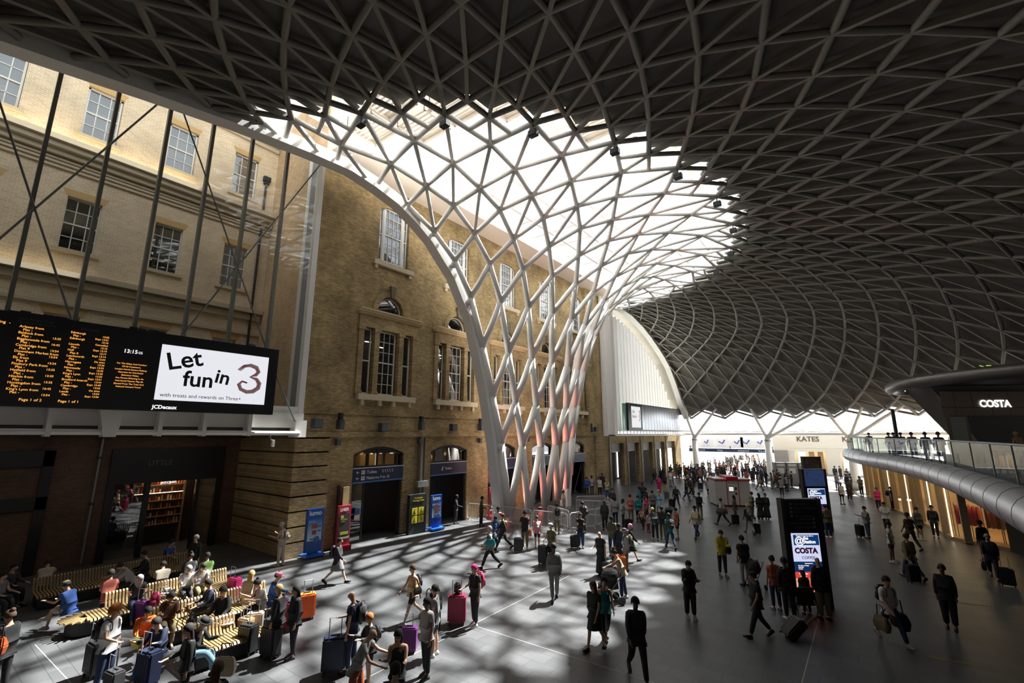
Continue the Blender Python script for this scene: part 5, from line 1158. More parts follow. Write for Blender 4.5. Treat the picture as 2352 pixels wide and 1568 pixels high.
def person(p, face, pose, top, legs, hair, label, h=1.72, skin=0, shoes='char', group=None, detail=True):
    """top='tee:white', legs='long:jeans', hair='short:dhair'"""
    t = thing('person', label, 'person', (p[0], p[1], 0), face, group); s = h/1.72; t.scale = (s, s, s)
    sk = mat('skin_%d' % skin, SKINS[skin], .55, noise=.04)
    child(t, 'body', proto('body', pose), sk)
    tk, tc = top.split(':'); child(t, {'jacket': 'jacket', 'vest': 'vest_top', 'tee': 'shirt', 'long': 'sweater'}[tk], proto('top', pose, tk), cm(tc))
    lk, lc = legs.split(':')
    if lk in ('long', 'shorts', 'wide'): child(t, 'shorts' if lk == 'shorts' else 'trousers', proto('legs', pose, lk), cm(lc))
    else: child(t, 'skirt', proto('skirt', pose, lk), cm(lc))
    for f in 'LR': child(t, 'shoe', proto('shoe', pose, f), cm(shoes))
    hk, hc = hair.split(':')
    if hk != 'bald': child(t, {'cap': 'cap', 'hat': 'hat', 'hijab': 'headscarf'}.get(hk, 'hair'), proto('hair', pose, hk), cm(hc))
    if hk == 'cap': child(t, 'hair', proto('hair', pose, 'short'), cm('dhair'))
    if detail: child(t, 'face', proto('face', pose), mat('dark_feature', (.03, .015, .01), .5))
    return t
# ---- bags
def make_suitcase():
    t = bpy.data.objects.new('suitcase', None); C.objects.link(t)
    mb = MB().box(-.22, -.14, .06, .22, .14, .66); o = mb.build('shell', None, t, bevel=.035); 
    mb = MB()
    for k in range(6): mb.box(-.17+k*.065, -.147, .12, -.15+k*.065, .147, .6)
    mb.build('ribs', None, t)
    MB().tube([(-.11, -.1, .64), (-.11, -.1, 1.02), (.11, -.1, 1.02), (.11, -.1, .64)], .011, 6).build('handle', None, t)
    MB().box(-.08, .0, .66, .08, .03, .685).build('grip', None, t)
    for x in (-.17, .17):
        for y in (-.09, .09): MB().tube([(x-.015, y, .03), (x+.015, y, .03)], .03, 10).build('wheel', None, t)
    return t
SUITP = make_suitcase()
def make_backpack():
    t = bpy.data.objects.new('backpack', None); C.objects.link(t)
    MB().box(-.15, -.1, 0, .15, .08, .46).build('sack', None, t, smooth=True, bevel=.06); MB().box(-.11, -.15, .05, .11, -.09, .25).build('pocket', None, t, smooth=True, bevel=.02)
    for x in (-.09, .09): MB().tube([(x, .08, .42), (x, .17, .46), (x*1.1, .29, .39), (x*1.15, .31, .26), (x*1.5, .22, .12), (x*1.5, .08, .06)], .013, 5).build('strap', None, t)
    return t
BACKP = make_backpack()
def make_tote():
    t = bpy.data.objects.new('shoulder_bag', None); C.objects.link(t)
    MB().loft([[(-.17, -.05, 0), (.17, -.05, 0), (.17, .05, 0), (-.17, .05, 0)], [(-.2, -.07, .15), (.2, -.07, .15), (.2, .07, .15), (-.2, .07, .15)], [(-.15, -.03, .3), (.15, -.03, .3), (.15, .03, .3), (-.15, .03, .3)]]).build('sack', None, t, bevel=.02)
    MB().tube([(-.1, 0, .28), (-.08, 0, .5), (.08, 0, .5), (.1, 0, .28)], .012, 5).build('strap', None, t)
    return t
TOTEP = make_tote()
def rec(t, col, name, label, cat, group, p, rz, s=1.0, metal=True):
    c = copytree(t); c.name = name; tag(c, label, cat, group); c.location = p; c.rotation_euler = (0, 0, rz); c.scale = (s, s, s)
    for ch in c.children:
        n_ = ch.name.split('.')[0]; me = ch.data
        if len(me.materials) == 0: me.materials.append(None)
        ch.material_slots[0].link = 'OBJECT'
        ch.material_slots[0].material = {'handle': GREYM, 'wheel': DARK, 'grip': DARK}.get(n_, cmat(COL[col], .45) if n_ != 'strap' else cmat(COL['char']))
    return c
def suitcase(p, rz, col, label, s=1.0, tilt=0):
    c = rec(SUITP, col, 'suitcase', label, 'suitcase', None, (p[0], p[1], 0), rz, s)
    if tilt: c.rotation_euler = (tilt, 0, rz); c.location.z = .03
    return c
def backpack_on(per, col, label, s=1.0):
    pose = per['_pose'] if '_pose' in per else 'stand'
    J = skeleton(per.get('_pose', 'stand')); k = per.scale[0]; q = J['chest']+Vector((0, -.2, -.26)); rz = per.rotation_euler[2]; v = Matrix.Rotation(rz, 3, 'Z') @ (q*k)
    return rec(BACKP, col, 'backpack', label, 'backpack', None, (per.location.x+v.x, per.location.y+v.y, v.z), rz, s*k)
def bag_on(per, col, label, side=1, s=1.0, z=None):
    J = skeleton(per.get('_pose', 'stand')); k = per.scale[0]; q = J['pelvis']+Vector((side*.25, -.02, -.2)); 
    if z is not None: q.z = z
    rz = per.rotation_euler[2]; v = Matrix.Rotation(rz, 3, 'Z') @ (q*k)
    return rec(TOTEP, col, 'shoulder_bag', label, 'bag', None, (per.location.x+v.x, per.location.y+v.y, v.z), rz+pi/2, s)
def wheel_by(per, col, label, side=1, back=-.45, s=1.0, tilt=0):
    rz = per.rotation_euler[2]; v = Matrix.Rotation(rz, 3, 'Z') @ Vector((side*.35, back, 0)); return suitcase((per.location.x+v.x, per.location.y+v.y), rz, col, label, s, tilt)
TURN = dict(a=0, l=90, t=180, r=270, al=40, ar=-40, tl=135, tr=225)
def PP(px, py, turn, pose, top, legs, hair, label, h=1.72, skin=0, shoes='char', head=False, z=None, group=None, detail=True):
    q = at_z(px, py, (h*.985 if z is None else z)) if head else at_z(px, py, 0)
    f = TURN[turn] if isinstance(turn, str) else turn
    o = person((q.x, q.y), YAW+radians(f), pose, top, legs, hair, label, h, skin, shoes, group, detail); o['_pose'] = pose; return o
# ---------------------------------------------------------------- travellers around the benches (bottom left)
P = PP
def SIT(px, py, turn, pose, top, legs, hair, label, skin=0, h=1.72, shoes='char', x=None):
    q = at_z(px, py, 1.3*h/1.72)
    if x is not None: q.x = x
    f = TURN[turn] if isinstance(turn, str) else turn
    o = person((q.x, q.y), YAW+radians(f), pose, top, legs, hair, label, h, skin, shoes); o['_pose'] = pose; return o
a = P(28, 1408, 'l', 'hold', 'tee:black', 'long:black', 'bun:brown', 'person in black top with a tan shoulder bag, cut by the lower left corner', head=True); bag_on(a, 'rust', 'tan leather shoulder bag under the arm of the person in the lower left corner', -1, 1.2, .95)
SIT(166, 1335, 'l', 'cross', 'tee:blue', 'shorts:cream', 'cap:olive', 'seated man in blue t-shirt and pale green cap at the rounded bench end', x=-19.6, shoes='lgrey')
a = P(262, 1396, 'r', 'hold', 'tee:white', 'long:jeans', 'afro:ginger', 'person with curly ginger hair, white t-shirt and jeans standing with luggage', head=True, h=1.75); backpack_on(a, 'black', 'black backpack on the ginger-haired person in white')
SIT(373, 1416, 't', 'sitph', 'long:navy', 'long:blue', 'short:dhair', 'seated man in navy sweater and blue jeans looking at his phone')
a = P(440, 1438, 'tl', 'hold', 'long:char', 'long:black', 'long:dhair', 'woman with long dark hair in dark clothes standing beside the white tote', head=True, h=1.68)
P(500, 1530, 'a', 'stand', 'long:black', 'long:black', 'long:brown', 'person with long curly auburn hair at the bottom edge, back to the camera', head=True, h=1.66)
q = at_z(515, 1530, .8); rec(TOTEP, 'cream', 'shoulder_bag', 'large white canvas bag held by the auburn-haired person at the bottom edge', 'bag', None, (q.x, q.y, .62), YAW, 1.25)
SIT(322, 1322, 'tr', 'sitph', 'tee:char', 'long:jeans', 'hijab:lgrey', 'seated woman in pale headscarf and dark checked shirt on the back bench', x=-18.9)
SIT(288, 1336, 'al', 'sit', 'tee:salmon', 'long:black', 'short:dhair', 'person in salmon top seated with back turned behind the long bench', x=-19.95, skin=1)
SIT(432, 1299, 'tr', 'sitph', 'long:pink' if 0 else 'long:white', 'long:black', 'short:ghair', 'seated man in pinkish white shirt with grey hair on the back bench', x=-18.9)
SIT(404, 1304, 'al', 'sitfw', 'long:beige', 'long:khaki', 'short:dhair', 'person in crumpled beige shirt bending forward behind the back bench', x=-20.0)
SIT(488, 1304, 'tr', 'sitph', 'tee:lgrey', 'long:khaki', 'short:dhair', 'seated person in printed pale t-shirt drinking, right end of the back bench', x=-18.8)
SIT(512, 1288, 'al', 'sit', 'tee:green', 'long:char', 'short:dhair', 'person in bright green t-shirt seated with back turned', x=-19.9)
SIT(462, 1284, 'al', 'sit', 'long:char', 'long:black', 'bun:dhair', 'person in shiny dark jacket seated behind the bench beside the green shirt', x=-20.4)
SIT(497, 1338, 'tl', 'sit', 'long:navy', 'long:black', 'short:dhair', 'person in navy leaning forward on the middle bench before the pink suitcase', x=-16.4)
SIT(518, 1350, 't', 'sit', 'long:black', 'long:black', 'short:dhair', 'seated man all in black on the near bench with a small round table', h=1.8)
SIT(574, 1318, 'a', 'sit', 'long:cream', 'long:char', 'long:blond', 'blond woman in cream top seated with her back to the camera')
SIT(606, 1331, 'tl', 'sitph', 'tee:lgrey', 'long:black', 'bun:dhair', 'dark-haired woman in pale grey t-shirt seated looking at her phone')
SIT(632, 1319, 'r', 'sit', 'long:blue', 'long:jeans', 'cap:pink', 'person in blue with a pink cap seated at the right end of the bench')
SIT(345, 1398, 'tr', 'cross', 'long:orange', 'long:rust', 'short:dhair', 'person in orange top seated on the middle bench', x=-15.4)
SIT(395, 1362, 'tr', 'sitph', 'long:brown', 'long:khaki', 'short:dhair', 'person in brown slouched on the middle bench beside the magenta bag', x=-16.2, skin=1)
SIT(450, 1422, 'r', 'cross', 'long:black', 'long:lblue', 'hat:black', 'person in wide black hat and pale blue trousers stretched on the near bench')
SIT(312, 1284, 'tl', 'sitfw', 'jacket:lgrey', 'long:black', 'short:dhair', 'person in grey hooded jacket hunched on the shadowed bench')
SIT(340, 1268, 'tl', 'sit', 'long:black', 'long:black', 'short:dhair', 'dark figure seated on the shadowed bench behind the grey hoodie', skin=1)
SIT(390, 1243, 'r', 'sit', 'tee:blue', 'long:char', 'short:dhair', 'person in blue t-shirt seated deep in the shadow before the shopfront')
q = at_z(395, 1268, .5); rec(TOTEP, 'beige', 'shoulder_bag', 'beige handbag on the lap of the person in the shadow by the shopfront', 'bag', None, (q.x, q.y, .45), 0, 1.2)
P(452, 1232, 't', 'stand', 'long:black', 'long:black', 'short:ghair', 'dark-clothed grey-haired person standing before the dark shopfront', head=True)
SIT(110, 1288, 'al', 'sitfw', 'long:beige', 'long:char', 'short:dhair', 'person in dim beige shirt bending over in the far left shadow')
SIT(28, 1298, 'r', 'sit', 'long:char', 'long:black', 'short:dhair', 'dim seated figure in the far left shadow nearest the frame edge')
SIT(2, 1318, 'r', 'sit', 'tee:grey', 'long:black', 'short:dhair', 'figure in pale grey cut off by the left edge of the frame')
P(645, 1348, 'l', 'hold', 'jacket:black', 'long:black', 'short:blond', 'blond woman in long black coat standing by the suitcases', head=True, h=1.7, shoes='char')
a = P(683, 1350, 'tl', 'stand', 'jacket:black', 'long:black', 'long:dhair', 'dark-haired woman in black jacket and boots beside the orange suitcase', head=True, h=1.7)
# small tables, cups
for (px, py, lb, c) in [(385, 1358, 'small pale round side table with food boxes between the benches', 'lgrey'), (516, 1428, 'small white round table with a red cup beside the man in black', 'white')]:
    q = at_z(px, py, .62); t = thing('side_table', lb, 'table', (q.x, q.y, 0)); MB().tube([(0, 0, .6), (0, 0, .63)], .24, 20).build('table_top', cm(c), t); MB().tube([(0, 0, .02), (0, 0, .6)], .03, 8).tube([(0, 0, 0), (0, 0, .02)], .18, 14).build('stem', DARK, t)
    if c == 'white': t2 = thing('paper_cup', 'red paper cup on the white round table', 'cup', (q.x-.05, q.y, .63)); MB().tube([(0, 0, 0), (0, 0, .13)], [.03, .042], 10).build('cup', cm('red'), t2); MB().tube([(0, 0, .13), (0, 0, .15)], .045, 10).build('lid', cm('white'), t2)
    else: t2 = tag(MB().box(q.x-.1, q.y-.08, .63, q.x+.08, q.y+.06, .72).build('food_box', cm('white')), 'white takeaway box on the pale round table', 'box')
# luggage near the benches
def SC(px, py, z, rz, col, label, s=1.0): 
    q = at_z(px, py, z); return suitcase((q.x, q.y), rz, col, label, s)
SC(330, 1378, .66, .4, 'purple', 'purple suitcase in front of the woman in the pale headscarf')
SC(540, 1328, .66, .2, 'magenta', 'hot pink patterned suitcase between the benches', 1.05)
SC(566, 1420, .6, .3, 'tan', 'light pink and cream suitcase beside the near bench', .95)
SC(587, 1405, .66, .9, 'beige', 'beige hard suitcase standing behind the black one near the bench', 1.0)
SC(572, 1438, .66, .3, 'black', 'black hard suitcase with raised handle, nearest the white tote', 1.1)
SC(625, 1445, .66, .2, 'black', 'large black case at the feet of the blond woman in black', 1.15)
SC(668, 1350+20, .9, .5, 'crim', 'dark red suitcase between the two women in black', 1.1)
SC(706, 1362, .75, 1.2, 'orange', 'orange and yellow hard suitcase with raised white handle', 1.15)
SC(345, 1500, .68, .3, 'navy', 'dark blue suitcase at the bottom left with a light blue top', 1.15)
SC(225, 1480, .68, .1, 'black', 'black suitcase left of the ginger-haired person', 1.15)
SC(262, 1560, .4, .2, 'char', 'dark cabin case with grey handle cut by the bottom edge', .9)
q = at_z(330, 1455, 1.0); t = thing('luggage_trolley', 'loaded luggage trolley with a yellow bag and chrome handles by the ginger-haired person', 'trolley', (q.x, q.y, 0), .5)
MB().tube([(-.3, -.3, .1), (-.3, -.3, 1.0), (.3, -.3, 1.0), (.3, -.3, .1)], .016, 6).tube([(-.3, -.3, .15), (-.3, .4, .15), (.3, .4, .15), (.3, -.3, .15)], .016, 6).build('frame', GREYM, t)
for x, y in ((-.28, -.25), (.28, -.25), (-.28, .35), (.28, .35)): MB().tube([(x-.02, y, .06), (x+.02, y, .06)], .06, 10).build('wheel', DARK, t)
rec(TOTEP, 'yellow', 'shoulder_bag', 'yellow paper bag on top of the luggage trolley', 'bag', None, (q.x, q.y-.1, .72), .3, .8)
rec(BACKP, 'char', 'backpack', 'dark rucksack lying on the luggage trolley', 'backpack', None, (q.x+.1, q.y+.1, .2), .8, 1.1)
q = at_z(358, 1370, .75); rec(BACKP, 'crim', 'backpack', 'crimson rucksack beside the woman in the pale headscarf', 'backpack', None, (q.x, q.y, .45), .6, .95)
q = at_z(440, 1420, .9); rec(BACKP, 'black', 'backpack', 'round shiny black rucksack by the black hat', 'backpack', None, (q.x, q.y, .5), 2.2, 1.0)
# ---------------------------------------------------------------- centre of the floor
a = P(642, 1300, 'l', 'phone', 'tee:beige', 'long:beige', 'short:ghair', 'man all in beige with a pale rucksack standing by the brick pier', h=1.8, shoes='beige'); backpack_on(a, 'beige', 'pale rucksack on the man in beige by the pier', .8)
a = P(772, 1340, 'r', 'walk', 'jacket:black', 'skirt:grey', 'short:dhair', 'woman in black jacket with red striding right before the red notice stand', h=1.7, shoes='black'); backpack_on(a, 'char', 'black and red rucksack on the woman striding right', .95)
a = P(945, 1428, 'tl', 'walk', 'vest:stripe', 'shorts:black', 'short:brown', 'woman in yellow and white striped vest walking towards the camera', h=1.68, shoes='lgrey'); bag_on(a, 'black', 'small black bag slung on the woman in the striped vest', -1, .7, .85); backpack_on(a, 'black', 'dark rucksack on the woman in the striped vest', .85)
a = P(1090, 1437, 'tl', 'hold', 'tee:black', 'long:black', 'short:magenta', 'person in black with bright pink hair standing by a crimson suitcase', h=1.7, shoes='white'); backpack_on(a, 'crim', 'crimson rucksack on the pink-haired person', 1.05)
a = suitcase(tuple(at_z(1049, 1432))[:2], YAW, 'crim', 'tall crimson suitcase at the side of the pink-haired person', 1.25)
q = at_z(1049, 1432); rec(BACKP, 'char', 'backpack', 'black and white rucksack sitting on top of the crimson suitcase', 'backpack', None, (q.x, q.y, .85), YAW+pi, .7)
a = P(815, 1360, 'l', 'hold', 'tee:navy', 'long:navy', 'bald:x', 'bald man in navy polo shirt gripping a large dark suitcase', h=1.82, head=True); backpack_on(a, 'char', 'dark rucksack on the bald man in navy')
q = at_z(770, 1462, .8); suitcase((q.x, q.y), YAW+.3, 'navy', 'big navy suitcase held by the bald man in the navy polo', 1.25)
a = P(852, 1413, 'tl', 'fold', 'jacket:char', 'shorts:char', 'short:ginger', 'boy with ginger hair in a dark hooded jacket and shorts', h=1.5, head=True); backpack_on(a, 'black', 'black rucksack on the ginger-haired boy', .8)
P(825, 1438, 'r', 'reach', 'tee:lgrey', 'long:rust', 'bald:x', 'bald man in pale pinkish shirt reaching forward at the bottom of the frame', h=1.75, head=True)
P(917, 1448, 't', 'phone', 'vest:black', 'long:black', 'long:dhair', 'woman with long dark hair and bare arms looking at her phone, bottom centre', h=1.66, head=True)
P(908, 1532, 'a', 'stand', 'tee:char', 'long:black', 'short:dhair', 'person in dark grey shirt cut by the bottom edge, head and shoulders only', h=1.7, head=True)
a = P(977, 1556, 'tl', 'stand', 'tee:lgrey', 'long:black', 'short:dhair', 'woman in black and white patterned shirt and black trousers, seen from the side', h=1.72, skin=2)
P(996, 1506, 'l', 'stand', 'tee:grey', 'shorts:char', 'short:dhair', 'person in grey t-shirt and white trainers behind the patterned shirt', h=1.68, shoes='white')
q = at_z(940, 1450, .5); suitcase((q.x, q.y), YAW, 'purple', 'purple suitcase beside the woman in the patterned shirt', .95)
q = at_z(1000, 1395, .6); rec(BACKP, 'black', 'backpack', 'bulky black travel rucksack right of the woman in the striped vest', 'backpack', None, (q.x, q.y, .5), 1.2, 1.3); suitcase((q.x, q.y), YAW+1, 'char', 'black wheeled holdall under the bulky rucksack', .75)
a = P(1125, 1305, 'l', 'walk', 'long:lgrey', 'long:black', 'short:ghair', 'man in white shirt and black trousers striding left', h=1.76, shoes='black'); backpack_on(a, 'char', 'dark rucksack on the man striding left'); bag_on(a, 'teal', 'teal garment bag over the arm of the man striding left', -1, 1.1, .9)
a = P(1155, 1262, 'l', 'walk', 'jacket:black', 'long:black', 'cap:red', 'person in black jacket with yellow chest band and red cap walking left', h=1.76)
s = MB(); s.tube([(0, 0, 1.26), (0, 0, 1.33)], .2, 12); b_ = s.build('reflective_band', cm('yellow'), a)
a = P(1138, 1255, 'a', 'stand', 'tee:blue', 'long:jeans', 'short:dhair', 'person with bright blue rucksack behind the yellow chest band', h=1.45); backpack_on(a, 'blue', 'bright blue rucksack on the short person near the barriers', .8)
P(1144, 1243, 't', 'stand', 'tee:white', 'long:char', 'short:dhair', 'man in white shirt standing just outside the barriers', h=1.76, skin=3)
a = P(1206, 1262, 'a', 'hold', 'tee:black', 'long:khaki', 'short:dhair', 'man in black t-shirt with an orange carrier bag, back to the camera', h=1.82, shoes='white'); bag_on(a, 'orange', 'bright orange carrier bag held by the man in the black t-shirt', 1, 1.1, .62); wheel_by(a, 'black', 'black suitcase left of the orange carrier bag', -1)
a = P(1234, 1258, 'a', 'stand', 'tee:pink', 'shorts:navy', 'short:brown', 'girl in pink top and blue shorts with a white rucksack', h=1.52, shoes='white'); backpack_on(a, 'lgrey', 'white rucksack on the girl in blue shorts', .9)
a = P(1268, 1300, 'tl', 'hold', 'tee:olive', 'long:char', 'cap:lgrey', 'man in olive t-shirt and grey cap with a tall black suitcase', h=1.76); wheel_by(a, 'black', 'tall black suitcase led by the man in the grey cap', 1, .1, 1.25)
P(1274, 1378, 'a', 'step', 'jacket:grey', 'long:grey', 'short:dhair', 'man in grey hooded tracksuit walking away in the middle of the sunlit floor', h=1.85, skin=2)
a = P(1280, 1226, 'a', 'stand', 'tee:lgrey', 'long:khaki', 'short:dhair', 'person in grey shirt with a black rucksack at the barrier', h=1.66); backpack_on(a, 'black', 'black rucksack on the person in grey at the barrier', .95)
P(1296, 1186, 'l', 'hold', 'tee:white', 'shorts:lblue', 'bun:brown', 'woman in white top and pale blue shorts inside the barriers', h=1.7)
a = P(1335, 1258, 't', 'fold', 'tee:black', 'wide:jeans', 'long:brown', 'woman in black t-shirt and wide jeans with a black suitcase', h=1.66); wheel_by(a, 'black', 'black cabin suitcase beside the woman in wide jeans', 1, .05, .95)
a = P(1340, 1225, 'al', 'stand', 'tee:char', 'long:black', 'short:dhair', 'man with large black rucksack behind the woman in wide jeans', h=1.74); backpack_on(a, 'black', 'large black rucksack behind the woman in wide jeans', 1.1)
P(1105, 1208, 'r', 'hold', 'long:brown', 'long:char', 'short:dhair', 'person in brown with a pale folder before the first barrier', h=1.76, skin=2)
P(1046, 1203, 'r', 'hold', 'long:black', 'long:black', 'short:dhair', 'dark-clothed person standing inside the tickets doorway', h=1.76, skin=3)
a = P(1382, 1322, 'tl', 'hold', 'tee:black', 'longskirt:black', 'bald:x', 'fair large woman in black t-shirt and long black dress holding a drink', h=1.72); wheel_by(a, 'black', 'black suitcase behind the woman in the long black dress', -1, .1, .9)
P(1432, 1376, 'l', 'reach', 'vest:cream', 'long:jeans', 'bun:brown', 'woman in pale top and jeans pushing a pushchair', h=1.68, shoes='white')
a = P(1440, 1312, 'l', 'stand', 'jacket:lgrey', 'long:khaki', 'hat:char', 'person in pale jacket and dark hat with a rucksack behind the pushchair woman', h=1.68); backpack_on(a, 'olive', 'grey-green rucksack on the person in the pale jacket', 1)
wheel_by(a, 'orange', 'orange suitcase behind the woman with the pushchair', -1, .3, 1.1)
q = at_z(1400, 1385); t = thing('pushchair', 'black pushchair with a raised hood in the middle of the hall', 'pushchair', (q.x, q.y, 0), YAW+radians(100))
MB().tube([(-.24, .35, .1), (-.24, -.1, .6), (-.24, -.5, 1.02), (.24, -.5, 1.02), (.24, -.1, .6), (.24, .35, .1)], .016, 6).tube([(-.24, -.35, .1), (-.24, .0, .5)], .014, 6).tube([(.24, -.35, .1), (.24, .0, .5)], .014, 6).build('frame', GREYM, t)
MB().loft([[(x, .3, .45), (x, .32, .6), (x, -.2, .95), (x, -.28, .5)] for x in (-.22, .22)]).build('seat', cm('black'), t); MB().ball((0, -.05, .88), .25, .3, .25, 14, 8).build('hood', cm('char'), t)
for x, y in ((-.27, .35), (.27, .35), (-.27, -.35), (.27, -.35)): MB().tube([(x-.02, y, .13), (x+.02, y, .13)], .13, 14).build('wheel', DARK, t)
P(1368, 1492, 'tl', 'step', 'tee:black', 'skirt:black', 'long:brown', 'woman in short black dress and boots holding out a phone, walking towards the camera', h=1.7, shoes='black')
a = P(1392, 1475, 't', 'step', 'vest:teal', 'long:black', 'short:dhair', 'person in green vest with rucksack straps beside the woman in the short black dress', h=1.68); backpack_on(a, 'black', 'black rucksack on the person in the green vest', 1)
P(1467, 1562, 't', 'walk', 'jacket:black', 'long:black', 'short:dhair', 'man in loose black jacket and trousers walking towards the camera, nearest the bottom', h=1.84, skin=3)
P(1588, 1420, 't', 'phone', 'jacket:black', 'wide:black', 'pony:dhair', 'woman in black jacket over a pale top, alone on the dark floor', h=1.68, skin=1, shoes='lgrey')
a = P(1662, 1323, 't', 'phone', 'long:yellow', 'long:char', 'short:dhair', 'man in dull yellow shirt with bags looking at his phone', h=1.76, shoes='grey', skin=1); bag_on(a, 'black', 'dark shoulder bag on the man in the yellow shirt', -1, 1.2, .85)
a = P(1714, 1346, 'a', 'stand', 'tee:black', 'long:lgrey', 'short:dhair', 'man in black polo and pale grey trousers, back to the camera, pushing a buggy', h=1.78); 
q = at_z(1735, 1350); t = thing('pushchair', 'second pushchair, with pale bundle on top, in front of the man in grey trousers', 'pushchair', (q.x, q.y, 0), YAW)
MB().tube([(-.22, .3, .1), (-.22, -.35, 1.0), (.22, -.35, 1.0), (.22, .3, .1)], .016, 6).build('frame', GREYM, t); MB().ball((0, 0, .75), .24, .28, .3, 12, 8).build('hood', cm('char'), t); MB().ball((.05, -.05, 1.0), .12, .12, .06, 8, 6).build('blanket', cm('lgrey'), t)
for x, y in ((-.25, .3), (.25, .3), (-.25, -.3), (.25, -.3)): MB().tube([(x-.02, y, .1), (x+.02, y, .1)], .1, 12).build('wheel', DARK, t)
a = P(1745, 1463, 'l', 'pull', 'tee:black', 'long:black', 'short:dhair', 'man in black t-shirt walking left pulling a tilted black suitcase', h=1.74); q = at_z(1805, 1466); suitcase((q.x, q.y), YAW+radians(90), 'black', 'tilted black suitcase trailing behind the man in black', 1.0, radians(48))
a = P(1785, 1400, 'a', 'stand', 'tee:salmon', 'long:jeans', 'bun:dhair', 'woman in dusky pink shirt with a cream tote at the lit totem', h=1.62, shoes='lgrey'); bag_on(a, 'beige', 'cream tote bag hanging on the woman in dusky pink', 1, 1.1, .85)
P(1817, 1424, 'a', 'hold', 'jacket:black', 'long:black', 'short:dhair', 'tall person in black with white trainers reading the lit totem', h=1.78, shoes='white', skin=2)
P(1897, 1424, 'a', 'hold', 'jacket:black', 'wide:khaki', 'bald:x', 'bald man in black jacket and khaki trousers at the right of the lit totem', h=1.82)
t = thing('wheelchair', 'wheelchair with chrome rims between the people at the lit totem', 'wheelchair', tuple(at_z(1845, 1418)), YAW)
for x in (-.3, .3): MB().tube([(x+.02*0, .0+.3*cos(2*pi*k/16), .3+.3*sin(2*pi*k/16)) for k in range(17)], .018, 6).build('wheel', GREYM, t)
MB().box(-.25, -.2, .45, .25, .25, .52).build('seat', cm('black'), t); MB().box(-.25, -.25, .5, .25, -.2, .95).build('backrest', cm('black'), t); MB().tube([(-.2, .25, .48), (-.2, .5, .12)], .015, 6).tube([(.2, .25, .48), (.2, .5, .12)], .015, 6).build('footrest', GREYM, t)
P(1855, 1412, 'a', 'stand', 'tee:brown', 'long:brown', 'long:brown', 'person with long hair seen low between the people at the totem', h=1.3, skin=1)
# ---------------------------------------------------------------- right side, in the dark
a = P(2053, 1292, 'tr', 'stand', 'tee:white', 'shorts:navy', 'short:dhair', 'man in white t-shirt, navy shorts and white trainers on the dark right side', h=1.74, shoes='white', skin=2)
a = P(2055, 1477, 't', 'walk', 'tee:white', 'long:jeans', 'short:dhair', 'man in white t-shirt with rucksack straps walking towards the camera on the right', h=1.76, shoes='lgrey'); backpack_on(a, 'black', 'black rucksack on the man in white walking on the right'); bag_on(a, 'black', 'black holdall in the hand of the man in white on the right', -1, 1.5, .35); bag_on(a, 'khaki', 'dim patterned bag in the other hand of the man in white on the right', 1, 1.3, .3)
P(2187, 1445, 'tl', 'stand', 'jacket:black', 'wide:black', 'short:dhair', 'dark figure in black coat standing alone near the yellow floor arrows', h=1.76, skin=2)
a = P(2098, 1330, 'a', 'walk', 'jacket:khaki', 'long:jeans', 'short:dhair', 'person in brownish camouflage jacket and jeans on the dark right side', h=1.74); wheel_by(a, 'black', 'dark suitcase beside the camouflage jacket', -1)
a = P(2097, 1262, 'a', 'pull', 'tee:brown', 'long:black', 'short:dhair', 'person in dark brown t-shirt leading a case towards the shop windows', h=1.78, skin=2)
P(2116, 1240, 't', 'stand', 'long:grey', 'shorts:black', 'short:dhair', 'person in grey top by the lit shop windows, left of pair', h=1.68, shoes='lgrey')
P(2151, 1235, 'tl', 'stand', 'long:char', 'long:char', 'short:dhair', 'dark figure leaning at the pillar between the lit shop windows', h=1.7)
a = P(1996, 1236, 'l', 'fold', 'tee:grey', 'long:jeans', 'short:dhair', 'person in grey with folded arms beside dark luggage', h=1.66); wheel_by(a, 'black', 'dark upright suitcase before the person with folded arms', 1, .2)
a = P(2040, 1222, 'tl', 'phone', 'jacket:white', 'long:char', 'short:dhair', 'person with open dark jacket over white, in front of the far shop windows', h=1.68)
P(2020, 1172, 'tl', 'stand', 'tee:magenta', 'long:black', 'long:dhair', 'woman in bright pink top by the far end of the shop windows', h=1.64); a = P(2052, 1172, 'tr', 'stand', 'tee:blue', 'long:black', 'cap:lgrey', 'person in blue with pale cap and dark rucksack by the far shop windows', h=1.7); backpack_on(a, 'black', 'dark rucksack on the person in blue by the shop windows', 1)
P(2268, 1290, 'a', 'stand', 'long:black', 'long:black', 'short:dhair', 'dark figure looking into the lit clothes window', h=1.74, skin=2)
a = P(2286, 1330, 'tl', 'walk', 'jacket:black', 'long:black', 'short:ghair', 'dark figure with grey hair carrying bags before the lit clothes window', h=1.74); bag_on(a, 'black', 'square dark carrier bag before the lit clothes window', 1, 1.2, .3)
wheel_by(a, 'black', 'dark suitcase on the floor left of the lit clothes window', -1, .9)
P(1905, 1235, 'a', 'stand', 'long:khaki', 'long:jeans', 'short:dhair', 'person in olive top and jeans just right of the near totem', h=1.74, shoes='white')
